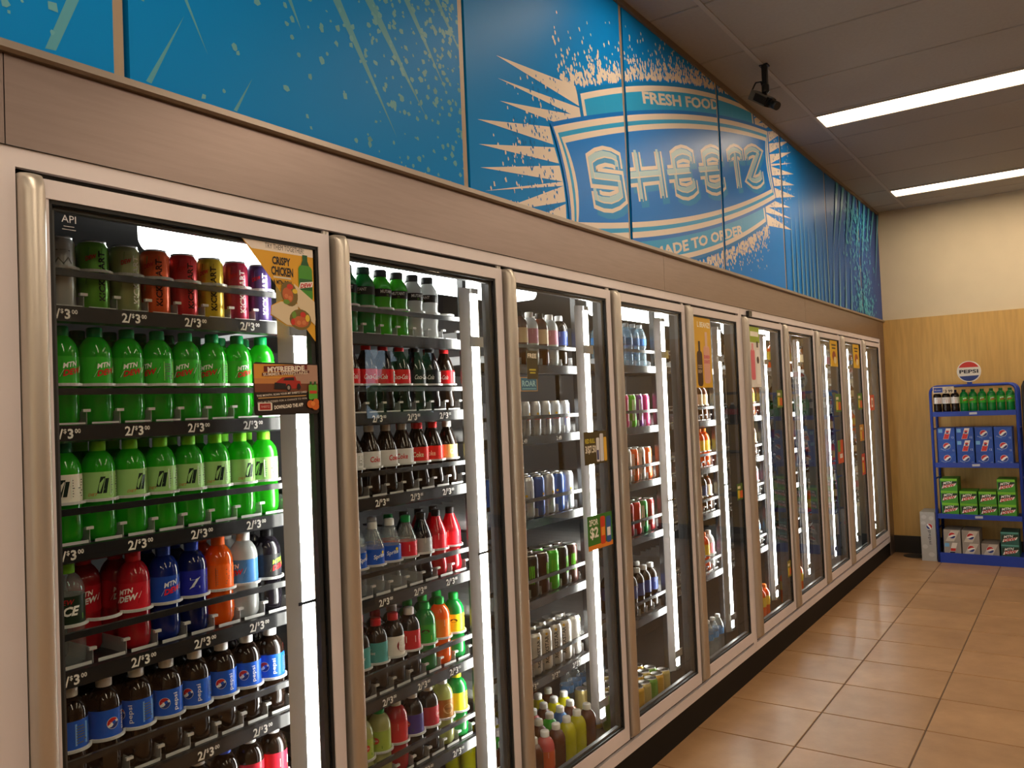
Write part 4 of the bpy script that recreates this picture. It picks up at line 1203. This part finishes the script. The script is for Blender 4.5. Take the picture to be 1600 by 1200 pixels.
# corner poster : white strip, yellow triangle, bottle and two wraps
A = [((238, 226, 214), [[(0.479, 1.977), (0.690, 1.977), (0.690, 1.957), (0.504, 1.957)]]),
     ((30, 28, 28), txt('TRY THEM TOGETHER!', 0.602, 1.969, 0.0125, 0.118)),
     ((30, 26, 22), txt('CRISPY', 0.590, 1.936, 0.020, 0.055, bold=.04) + txt('CHICKEN', 0.592, 1.911, 0.022, 0.066, bold=.04) + txt('& MTN DEW', 0.592, 1.884, 0.011, 0.056, bold=.03)),
     ((222, 214, 196), rect(0.565, 1.894, 0.618, 1.898)),
     ((18, 86, 40), rect(0.655, 1.945, 0.671, 1.960) + [[(0.648, 1.930), (0.678, 1.930), (0.671, 1.946), (0.655, 1.946)]]),
     ((70, 150, 40), rrect(0.641, 1.845, 0.685, 1.934, 0.012)), ((30, 100, 40), rect(0.643, 1.872, 0.683, 1.900)),
     ((238, 232, 226), [[(0.640, 1.874), (0.684, 1.882), (0.687, 1.896), (0.646, 1.890)]]),
     ((200, 32, 34), txt('DEW', 0.664, 1.884, 0.011, 0.036, shear=.4, rot=.15, bold=.04)),
     ((224, 206, 172), [[(0.625, 1.885), (0.689, 1.845), (0.690, 1.80), (0.689, 1.785), (0.635, 1.83)]] + [[(0.556, 1.825), (0.585, 1.838), (0.635, 1.835), (0.640, 1.78), (0.600, 1.782), (0.553, 1.805)]]),
     ((120, 100, 44), ell(0.610, 1.858, 0.025, 0.031, 18, 0.4) + ell(0.642, 1.797, 0.034, 0.026, 18)),
     ((196, 100, 52), ell(0.605, 1.855, 0.016, 0.019, 14, .4) + ell(0.642, 1.792, 0.026, 0.014, 14)),
     ((206, 50, 36), ell(0.612, 1.876, 0.010, 0.007, 10) + ell(0.650, 1.810, 0.009, 0.007, 10) + ell(0.618, 1.79, 0.006, 0.008, 10)),
     ((228, 196, 60), ell(0.627, 1.866, 0.008, 0.006, 10) + ell(0.664, 1.802, 0.007, 0.009, 10)), ((110, 150, 50), ell(0.600, 1.838, 0.010, 0.006, 10) + ell(0.622, 1.808, 0.007, 0.009, 10)),
     ((214, 130, 76), ell(0.600, 1.852, 0.006, 0.006, 8) + ell(0.611, 1.848, 0.006, 0.006, 8) + ell(0.636, 1.789, 0.007, 0.006, 8) + ell(0.652, 1.790, 0.007, 0.006, 8))]
sheet('door_poster', [(0.479, 1.977), (0.690, 1.977), (0.690, 1.745), (0.655, 1.783), (0.640, 1.776), (0.60, 1.780), (0.553, 1.803), (0.556, 1.826), (0.585, 1.840), (0.600, 1.846)], (flat(226, 168, 36), A),
      'yellow corner poster advertising crispy chicken wraps with green soda', 'poster', GX)
x0, x1, z0, z1 = 0.498, 0.694, 1.564, 1.689
def Q(a, c): return (x0 + (x1 - x0) * a, z0 + (z1 - z0) * c)
def qp(pts): return [[Q(a, c) for a, c in pts]]
B_ = [((214, 150, 60), rect(*Q(0.01, .70), *Q(.6, .97))), ((178, 140, 120), rect(*Q(.6, .60), *Q(.99, .97))), ((196, 130, 70), rect(*Q(.01, .60), *Q(.6, .70))), ((118, 66, 42), rect(*Q(.01, .44), *Q(.99, .60))),
      ((40, 28, 24), rect(*Q(.02, .03), *Q(.98, .44))),
      ((110, 30, 26), qp([(.15, .82), (.82, .88), (.82, .98), (.15, .93)])), ((238, 228, 210), txt('MYFREERIDE', *Q(.49, .885), 0.013, 0.112, rot=.05, bold=.04)),
      ((90, 30, 26), qp([(.12, .745), (.85, .81), (.85, .86), (.12, .80)])), ((232, 214, 190), txt('SUMMER SWEEPSTAKES', *Q(.48, .795), 0.0075, 0.135, rot=.05, bold=.02)),
      ((170, 40, 28), qp([(.30, .60), (.42, .72), (.62, .74), (.64, .66), (.70, .65), (.71, .55), (.62, .50), (.30, .52)])), ((40, 30, 34), qp([(.43, .66), (.46, .71), (.60, .72), (.60, .66)])),
      ((30, 24, 24), qp([(.29, .50), (.47, .49), (.47, .60), (.30, .62)]) + ell(*Q(.51, .52), .008, .009, 12) + ell(*Q(.67, .54), .006, .008, 12)), ((150, 140, 130), ell(*Q(.51, .52), .004, .005, 10)),
      ((230, 222, 208), txt('THIS MONTH, SCAN YOUR MY SHEETZ CARD', *Q(.41, .40), 0.0055, 0.150, rot=.06, bold=.02)), ((190, 150, 90), qp([(.05, .315), (.78, .355), (.78, .375), (.05, .335)])),
      ((224, 216, 204), txt('AND BE ENTERED FOR A CHANCE TO WIN', *Q(.41, .275), 0.0045, 0.148, rot=.06)), ((232, 226, 214), rrect(*Q(.04, .09), *Q(.25, .24), 0.003)), ((160, 34, 30), rect(*Q(.065, .105), *Q(.225, .225))),
      ((230, 190, 180), txt('SHEETZ', *Q(.145, .165), 0.005, 0.024)), ((236, 230, 218), txt('DOWNLOAD THE APP', *Q(.50, .165), 0.009, 0.088, rot=.06, bold=.04)),
      ((90, 170, 50), rrect(*Q(.82, .28), *Q(.89, .58), 0.004) + rrect(*Q(.89, .28), *Q(.96, .58), 0.004)), ((30, 90, 40), rect(*Q(.84, .58), *Q(.87, .64)) + rect(*Q(.91, .58), *Q(.94, .64))),
      ((196, 60, 40), rect(*Q(.83, .40), *Q(.95, .46))), ((206, 104, 40), ell(*Q(.84, .19), .011, .010, 10) + ell(*Q(.92, .15), .012, .010, 10) + ell(*Q(.93, .23), .010, .009, 10)), ((226, 140, 60), ell(*Q(.88, .20), .007, .006, 8))]
sheet('door_card', rrect(x0, z0, x1, z1, 0.009)[0], (flat(34, 26, 24), B_), 'sunset sweepstakes card with red pickup truck on the glass', 'card', GX)
def card(y0, y1, z0, z1, base, art_, label, name='door_card', cat='card', gx=GX):
    f = lambda a, c: (y0 + (y1 - y0) * a, z0 + (z1 - z0) * c)
    A = []
    for rgb, kind, *p in art_:
        if kind == 't': A.append((rgb, txt(p[0], *f(p[1], p[2]), p[3] * (z1 - z0), p[4] * (y1 - y0), rot=(p[5] if len(p) > 5 else 0), bold=.03)))
        elif kind == 'r': A.append((rgb, rect(*f(p[0], p[1]), *f(p[2], p[3]))))
        elif kind == 'rr': A.append((rgb, rrect(*f(p[0], p[1]), *f(p[2], p[3]), p[4] * (y1 - y0))))
        elif kind == 'e': A.append((rgb, ell(*f(p[0], p[1]), p[2] * (y1 - y0), p[3] * (z1 - z0), 14)))
    return sheet(name, [(y0, z0), (y1, z0), (y1, z1), (y0, z1)], (flat(*base), A), label, cat, gx)
b2 = bay_y(2)
card(2.010, 2.190, 1.325, 1.452, (70, 58, 24), [((206, 190, 60), 't', 'RED BULL', .26, .72, .14, .42), ((240, 232, 214), 't', '3/$7.50', .27, .45, .26, .46), ((226, 226, 230), 'rr', .52, .06, .66, .80, .03), ((40, 50, 110), 'r', .54, .12, .62, .42),
     ((214, 214, 220), 'rr', .68, .06, .84, .92, .03), ((230, 180, 60), 'rr', .85, .06, .98, .80, .03)], 'olive price card picturing slim energy drink cans')
card(2.010, 2.206, 0.996, 1.128, (52, 116, 34), [((240, 238, 226), 't', '2FOR', .24, .80, .18, .36), ((240, 238, 226), 't', '$2', .25, .48, .36, .34), ((222, 130, 40), 'r', .0, .0, 1.0, .14), ((206, 60, 34), 'rr', .50, .10, .70, .92, .05), ((40, 90, 160), 'rr', .74, .10, .94, .88, .05),
     ((240, 236, 230), 'r', .77, .30, .91, .55), ((236, 150, 50), 'r', .53, .35, .67, .60)], 'green and orange two for two dollars price card')
y = bay_y(2)
card(y + 0.115, y + 0.185, 1.655, 1.755, (70, 60, 24), [((238, 230, 210), 't', 'FREE', .5, .82, .16, .8), ((200, 186, 60), 'r', .2, .3, .8, .36), ((200, 186, 60), 'r', .25, .2, .75, .25)], 'small olive card reading free beside the handle')
card(1.812, 1.930, 1.618, 1.672, (206, 150, 70), [((30, 110, 150), 'r', .04, .06, .96, .94), ((170, 220, 230), 't', 'ROAR', .5, .55, .42, .8), ((120, 190, 210), 'r', .1, .14, .9, .22)], 'teal card with orange edge hanging from a shelf', 'shelf_card', 'card', -0.1345)
y = bay_y(4)
card(y + 0.10, y + 0.32, 1.62, 1.977, (226, 176, 46), [((250, 244, 226), 't', 'L BEANZ!', .58, .90, .08, .76), ((52, 24, 20), 'rr', .10, .02, .42, .52, .10), ((52, 24, 20), 'r', .20, .5, .32, .66), ((200, 180, 160), 't', 'COLD', .26, .30, .05, .24), ((200, 180, 160), 't', 'BREW', .26, .23, .05, .24),
     ((226, 170, 150), 'rr', .50, .06, .88, .60, .10), ((226, 190, 170), 'r', .62, .58, .76, .80), ((206, 40, 110), 't', 'DUNKIN', .69, .44, .05, .34), ((206, 40, 110), 't', 'DONUTS', .69, .37, .05, .34)], 'yellow hanging poster of two coffee bottles', 'door_poster', 'poster')
y = bay_y(5)
card(y + 0.11, y + 0.29, 1.62, 1.977, (236, 232, 226), [((150, 180, 50), 'r', 0, .74, 1, 1), ((250, 248, 236), 'r', .1, .84, .9, .92), ((226, 110, 130), 'rr', .06, .12, .46, .62, .1), ((236, 160, 170), 'r', .16, .6, .36, .72), ((250, 248, 244), 'rr', .54, .05, .94, .62, .1),
     ((60, 44, 40), 'e', .74, .45, .12, .06), ((60, 44, 40), 'r', .66, .66, .82, .76)], 'lime-topped poster of milk bottles', 'door_poster', 'poster')
GC = [((236, 226, 190), 'r', .12, .68, .6, .84), ((206, 90, 40), 'r', .5, .1, .95, .55), ((220, 190, 60), 'rr', .1, .1, .45, .6, .1)]
card(bay_y(4) + 0.60, bay_y(4) + 0.69, 1.0, 1.09, (70, 100, 40), GC, 'small green card low on the coffee poster door')
card(bay_y(5) + 0.58, bay_y(5) + 0.69, 1.49, 1.60, (96, 120, 40), GC, 'small green card at eye height on the lime poster door')
card(bay_y(5) + 0.62, bay_y(5) + 0.69, 0.42, 0.52, (130, 120, 40), GC, 'small mustard card low on the lime poster door')
for n, w_ in ((7, 'door with one orange-green card below'), (8, 'door with two cards below it')):
    card(bay_y(n) + 0.44, bay_y(n) + 0.66, 1.775, 1.977, (224, 178, 40), [((60, 40, 20), 'r', .2, .80, .8, .86), ((60, 40, 20), 'r', .25, .68, .75, .74), ((150, 60, 40), 'e', .5, .4, .25, .2), ((236, 214, 160), 'e', .62, .25, .2, .14)], 'yellow food poster hanging on the ' + w_, 'door_poster', 'poster')
    card(bay_y(n) + 0.52, bay_y(n) + 0.69, 1.42, 1.56, (80, 120, 40), GC, 'green card at eye height on the ' + w_)
card(bay_y(7) + 0.52, bay_y(7) + 0.69, 1.02, 1.20, (206, 90, 40), [((90, 150, 50), 'r', 0, .5, .45, 1), ((240, 232, 220), 'r', .3, .22, .8, .40)], 'orange-green card at waist height with a pale price bar')
card(bay_y(8) + 0.54, bay_y(8) + 0.69, 1.15, 1.29, (200, 140, 40), GC, 'amber card at waist height on the door with two cards')
card(bay_y(8) + 0.56, bay_y(8) + 0.68, 0.86, 1.04, (200, 70, 40), GC, 'red-orange card lower on the door with two cards')
card(bay_y(9) + 0.24, bay_y(9) + 0.42, 1.40, 1.54, (206, 80, 40), [((240, 230, 210), 'rr', .3, .2, .7, .8, .05), ((150, 40, 30), 'r', .4, .35, .6, .65)], 'orange card at eye height on the last door')

# ------------------------------------------------------------------ security camera
t = thing('security_camera', (0.285, 3.63, CEIL), 'black and grey security camera hanging from the ceiling', 'camera')
CB = principled('camera_black', (0.008, 0.008, 0.008, 1), 0.4)
MB().box((-0.022, -0.022, -0.008), (0.022, 0.022, -0.0005)).build('mount_plate', CB, t)
MB().box((-0.013, -0.013, -0.115), (0.013, 0.013, -0.008)).build('pole', CB, t)
MB().lathe([(0.019, -0.150), (0.020, -0.145), (0.020, -0.112), (0.015, -0.106)], 14).build('swivel', CB, t)
ax = Vector((0.62, -0.30, -0.50)).normalized(); sd = ax.cross(Vector((0, 0, 1))).normalized(); up = sd.cross(ax)
C0 = Vector((-0.012, 0.0, -0.185))
def obx(mb, a0, a1, s0, s1, u0, u1):
    P = [C0 + ax * a + sd * s_ + up * u_ for a in (a0, a1) for s_ in (s0, s1) for u_ in (u0, u1)]
    i = len(mb.v); mb.v += [tuple(p) for p in P]
    for q in ((0, 1, 3, 2), (4, 6, 7, 5), (0, 4, 5, 1), (2, 3, 7, 6), (0, 2, 6, 4), (1, 5, 7, 3)): mb.f.append(tuple(i + k for k in q)); mb.smooth.append(False)
    return mb
obx(MB(), -0.085, 0.045, -0.030, 0.030, -0.026, 0.026).build('housing', principled('camera_grey', (0.16, 0.145, 0.12, 1), 0.5), t)
obx(obx(MB(), -0.045, 0.050, -0.032, 0.032, -0.018, 0.020), 0.045, 0.060, -0.026, 0.026, -0.024, 0.024).build('side_plate', CB, t)
MB().tube([C0 + ax * 0.055, C0 + ax * 0.085, C0 + ax * 0.088, C0 + ax * 0.112], 0.022, 14).build('lens_barrel', CB, t)
MB().tube([C0 + up * 0.02, C0 + up * 0.045, Vector((0, 0, -0.145))], 0.008, 8).build('bracket', CB, t)
MB().tube([C0 - ax * 0.080, C0 - ax * 0.110 + up * 0.02, C0 - ax * 0.105 + up * 0.06, C0 - ax * 0.07 + up * 0.075, C0 - ax * 0.03 + up * 0.045, C0 - ax * 0.005 + up * 0.05, Vector((-0.006, 0, -0.11))], 0.0045, 6).build('cable', CB, t)

# ------------------------------------------------------------------ blue soda rack at the end wall
RB = principled('blue_powder_coat', srgb(24, 58, 158), 0.4)
FY, BY = 7.585, 7.925
rx0, rx1 = 0.445, 1.115
t = thing('display_rack', (0.78, 7.75, 0), 'blue metal soda display rack standing against the tan wall', 'display rack')
o_ = (0.78, 7.75, 0)
def rb(name, a, c): return MB().box(tuple(a[i] - o_[i] for i in range(3)), tuple(c[i] - o_[i] for i in range(3))).build(name, RB, t)
def arch(y):
    pts = [(rx0, 0.0), (rx0, 1.53)] + [(rx0 + 0.06 - 0.06 * math.cos(a), 1.53 + 0.06 * math.sin(a)) for a in [PI / 2 * k / 5 for k in range(1, 6)]]
    pts += [(rx1 - 0.06 + 0.06 * math.sin(a), 1.53 + 0.06 * math.cos(a)) for a in [PI / 2 * k / 5 for k in range(0, 6)]] + [(rx1, 0.0)]
    return [(x - o_[0], y - o_[1], z) for x, z in pts]
MB().tube(arch(FY), 0.0125, 8).build('front_hoop', RB, t)
MB().tube(arch(BY - 0.015), 0.0125, 8).build('back_hoop', RB, t)
for z in (0.30, 0.75, 1.20):
    for x in (rx0, rx1): MB().tube([(x - o_[0], FY - o_[1], z), (x - o_[0], BY - 0.015 - o_[1], z)], 0.007, 6).build('side_rung', RB, t)
SZ = [0.075, 0.425, 0.885, 1.345]
for i, z in enumerate(SZ):
    s_ = rb('shelf', (rx0 + 0.01, FY - 0.012, z - 0.012), (rx1 - 0.01, BY - 0.02, z))
    rb('shelf_lip', (rx0 + 0.01, FY - 0.020, z - (0.075 if i == 0 else 0.028)), (rx1 - 0.01, FY - 0.0125, z + 0.016))
    if i:
        MB().poly([(0.78 + .0 - o_[0] + a, FY - 0.0205 - o_[1], z - .004 + c) for a, c in ((-.03, -.012), (.03, -.010), (.03, .010), (-.03, .008))]).build('price_sticker', flat(190, 195, 205), t)
# contents
def rack_bottle(pk, x, y, z, label):
    return bottle(pk, (x, y, z), '', 'bottles on the blue rack', -PI / 2 + R.uniform(-.4, .4))
PR['rack_cola'] = ('round', COLA, (20, 26, 60), (226, 222, 220), 'cherry_rack', 'dark cola bottle with white label on the blue rack top shelf', 'soda bottle')
DES['cherry_rack'] = both([((196, 36, 40), rect(-0.004, 0.082, 0.020, 0.112)), ((60, 60, 80), txt('pepsi', -0.010, 0.120, 0.007, 0.022))])
PR['rack_dew'] = ('round', DKGR, (14, 84, 46), (60, 170, 50), 'dew', 'green soda bottle on the blue rack top shelf', 'soda bottle')
for k in range(9):
    rack_bottle('rack_cola' if k < 3 else 'rack_dew', 0.4955 + 0.0712 * k, FY + 0.045, SZ[3] + 0.0008, '').scale = (0.97, 0.97, 0.97)
def box12(x, y, z, rgb, art_fn, label, group, w=0.136, h=0.109, d=0.26):
    t = thing('soda_carton', (x, y + d / 2, z + 0.0008), label, 'carton', group)
    MB().box((-w / 2, -d / 2, 0), (w / 2, d / 2, h)).build('carton_body', flat(*rgb), t)
    for c_, me in cached(('box', art_fn.__name__, rgb), lambda: art_meshes(art_fn(w, h), front_map(-d / 2), 0.0003)): tag(link('print', me, t), kind='stuff')
def a_globe(w, h): return [((30, 84, 176), [[(-w * .48, h * .05), (w * .1, h * .05), (w * .46, h * .9), (w * .3, h * .9)]])] + globe(0.0, h * .5, h * .27, .5) + [((190, 200, 220), txt('pepsi', -w * .22, h * .2, h * .10, w * .3, rot=-.4) + txt('12', w * .38, h * .14, h * .14, w * .1))]
def a_can(w, h): return [((110, 170, 214), rect(-w * .46, h * .6, -w * .22, h * .9)), ((226, 216, 206), [[(-w * .2, h * .06), (w * .12, h * .06), (w * .3, h * .95), (-w * .0, h * .95)]]), ((196, 36, 36), [[(-w * .18, h * .08), (w * .11, h * .08), (w * .2, h * .5), (-w * .09, h * .5)]]),
                                 ((236, 232, 228), ell(w * .08, h * .64, w * .13, h * .17, 14)), ((190, 40, 40), ell(w * .085, h * .70, w * .11, h * .08, 12)), ((24, 40, 100), ell(w * .07, h * .57, w * .10, h * .06, 12)), ((200, 214, 232), txt('12', w * .36, h * .2, h * .16, w * .14))]
def a_dew(w, h): return [((120, 190, 40), rect(-w * .5, h * .82, w * .5, h)), ((14, 44, 26), [[(-w * .44, h * .1), (w * .48, h * .55), (w * .48, h * .8), (-w * .44, h * .74)]]), ((226, 226, 220), txt('MTN', -w * .06, h * .66, h * .2, w * .5, shear=.4, rot=.15, bold=.03)),
                                 ((232, 226, 218), [[(-w * .42, h * .18), (w * .36, h * .42), (w * .46, h * .64), (-w * .34, h * .44)]]), ((196, 32, 34), txt('DEW', w * .02, h * .42, h * .24, w * .66, shear=.4, rot=.2, bold=.04))]
def a_grey(w, h): return [((196, 188, 178), [[(-w * .4, h * .05), (w * .1, h * .05), (w * .44, h * .95), (-w * .06, h * .95)]])] + globe(0.0, h * .52, h * .27, .2)
def a_greycan(w, h): return [((110, 170, 214), rect(-w * .46, h * .6, -w * .18, h * .9)), ((214, 208, 200), [[(-w * .2, h * .06), (w * .12, h * .06), (w * .3, h * .95), (0, h * .95)]]), ((196, 44, 40), [[(-w * .14, h * .26), (w * .16, h * .26), (w * .2, h * .5), (-w * .1, h * .5)]]), ((30, 34, 50), [[(-w * .18, h * .08), (w * .12, h * .08), (w * .16, h * .22), (-w * .15, h * .22)]])]
def a_teal(w, h): return a_dew(w, h)[1:] + [((90, 160, 150), rect(-w * .5, h * .88, w * .5, h))]
CX = [0.555 + 0.147 * k for k in range(4)]
pat = [['g', 'g', 'g', 'g'], ['g', 'c', 'c', 'g'], ['c', 'c', 'g', 'g']]
for r_ in range(3):
    for k in range(4):
        f_ = a_globe if pat[r_][k] == 'g' else a_can
        box12(CX[k], FY + 0.004 + R.uniform(0, .012), SZ[2] + r_ * 0.1095, (26, 74, 168), f_, ('blue cola carton with red, white and blue roundel' if f_ is a_globe else 'blue cola carton with a leaning can picture') + ', %s row of the rack shelf' % ('bottom', 'middle', 'top')[r_], 'blue cartons on the rack')
for k, hgt in enumerate((3, 2, 2, 3)):
    for r_ in range(hgt):
        box12(CX[k] + R.uniform(-.006, .006), FY + 0.006 + R.uniform(0, .02), SZ[1] + r_ * 0.1095, (66, 150, 36), a_dew, 'bright green soda carton, %s of its stack, %s stack of the rack shelf' % (('bottom', 'middle' if hgt == 3 else 'top', 'top')[r_], 'a tall' if hgt == 3 else 'a low'), 'green cartons on the rack')
for k, hgt in enumerate((2, 2, 1)):
    for r_ in range(hgt):
        f_ = a_greycan if (k == 0 and r_ == 0) else a_grey
        box12(CX[k], FY + 0.006 + R.uniform(0, .012), SZ[0] + r_ * 0.1095, (150, 142, 134), f_, 'silver-grey cola carton with a can picture on the rack' if f_ is a_greycan else 'silver-grey cola carton with roundel, %s row on the rack' % ('bottom', 'upper')[r_], 'grey cartons on the rack')
for r_ in range(2):
    box12(CX[3] + 0.004, FY + 0.02, SZ[0] + r_ * 0.1095, (40, 92, 84), a_teal, 'dark teal soda carton with red lettering, %s one on the rack' % ('lower', 'upper')[r_], 'teal cartons on the rack')
# signs on the rack
t = thing('price_sign', (0.555, FY - 0.018, 1.525), 'white price sign with blue logo field clipped to the rack', 'sign')
MB().box((-0.085, -0.003, 0), (0.085, 0.0, 0.062)).build('board', flat(214, 200, 176), t)
A = [((24, 60, 150), rect(-0.078, 0.010, -0.006, 0.054)), ((214, 224, 238), txt('pepsi', -0.036, 0.030, 0.012, 0.034))] + globe(-0.065, 0.032, 0.007) + [((34, 28, 26), txt('6 PACK', 0.042, 0.054, 0.006, 0.040) + txt('BOTTLES', 0.042, 0.044, 0.006, 0.044) + txt('$', 0.003, 0.026, 0.014) + txt('3', 0.020, 0.020, 0.028, bold=.03) + txt('99', 0.056, 0.020, 0.028, bold=.03))]
for rgb, me in art_meshes(A, front_map(-0.003), 0.0003): tag(link('print', me, t), kind='stuff')
t = thing('roundel_sign', (0.765, FY - 0.005, 1.590), 'round red, white and blue cola sign on top of the rack', 'sign')
seg = [(0.094 * math.cos(2 * PI * k / 32), 0.123 + 0.094 * math.sin(2 * PI * k / 32)) for k in range(32)]
MB().prism(seg, 'y', -0.012, 0.022).build('disc', flat(226, 222, 214), t)
MB().box((-0.02, 0.0, -0.002), (0.02, 0.010, 0.045)).build('stem', RB, t)
A = []
rr = 0.086; cz = 0.123
top = [(rr * math.cos(a), cz + rr * math.sin(a)) for a in [PI * (0.14 + 0.72 * k / 14) for k in range(15)]]
bot = [(rr * math.cos(a), cz + rr * math.sin(a)) for a in [PI * (1.16 + 0.70 * k / 14) for k in range(15)]]
A.append(((200, 44, 34), [top])); A.append(((24, 50, 120), [bot])); A.append(((16, 22, 40), txt('PEPSI', 0.0, cz, 0.033, 0.148, bold=.03)))
for rgb, me in art_meshes(A, front_map(-0.012), 0.0004): tag(link('print', me, t), kind='stuff')
# grey carton on the floor beside the rack, and the dark floor drain cover
t = thing('tall_carton', (0.362, 7.60, 0), 'tall silver-grey cola carton standing on the floor beside the rack', 'carton')
MB().box((-0.062, 0, 0), (0.062, 0.27, 0.445)).build('carton_body', flat(168, 166, 164), t)
A = [((186, 186, 184), ell(-0.03, 0.40, 0.022, 0.018, 14) + ell(0.03, 0.39, 0.02, 0.02, 14) + ell(-0.035, 0.345, 0.02, 0.016, 14) + ell(-0.03, 0.13, 0.022, 0.02, 14) + ell(0.02, 0.06, 0.026, 0.02, 14))] + globe(0.012, 0.315, 0.026, -1.1) + [((40, 44, 60), txt('pepsi', 0.012, 0.215, 0.030, 0.125, rot=-PI / 2))]
for rgb, me in art_meshes(A, front_map(0.0), 0.0004): tag(link('print', me, t), kind='stuff')
o = MB().lathe([(0.105, 0), (0.105, 0.004), (0.098, 0.006), (0.001, 0.006)], 28, cap1=False).build('floor_cover', principled('dark_iron', (0.02, 0.016, 0.013, 1), 0.6), None, (0.215, 7.80, 0.0))
tag(o, 'round dark cover lying on the floor by the black base', 'floor cover')
# neighbouring dark rack, only its edge in view
t = thing('bottle_rack', (1.42, 7.74, 0), 'dark brown bottle rack standing beside the blue rack', 'display rack')
DR = principled('dark_brown_coat', (0.020, 0.014, 0.010, 1), 0.5)
def hoop(y): return [(-0.255, y, 0), (-0.255, y, 1.56), (-0.24, y, 1.60), (-0.21, y, 1.615), (0.21, y, 1.615), (0.24, y, 1.60), (0.255, y, 1.56), (0.255, y, 0)]
MB().tube(hoop(-0.15), 0.014, 8).build('front_hoop', DR, t)
MB().tube(hoop(0.16), 0.014, 8).build('back_hoop', DR, t)
for z in (0.10, 0.55, 1.0, 1.30):
    MB().box((-0.245, -0.15, z - 0.012), (0.245, 0.16, z)).build('shelf', DR, t)
for k in range(5):
    bottle('cherry', (1.24 + 0.078 * k, 7.67, 1.3008), '', 'bottles on the dark rack', -PI / 2)
for o in list(bpy.data.objects):
    if o.get('group') == 'bottles on the dark rack': o['label'] = 'dark cola bottle with red label on the brown rack'
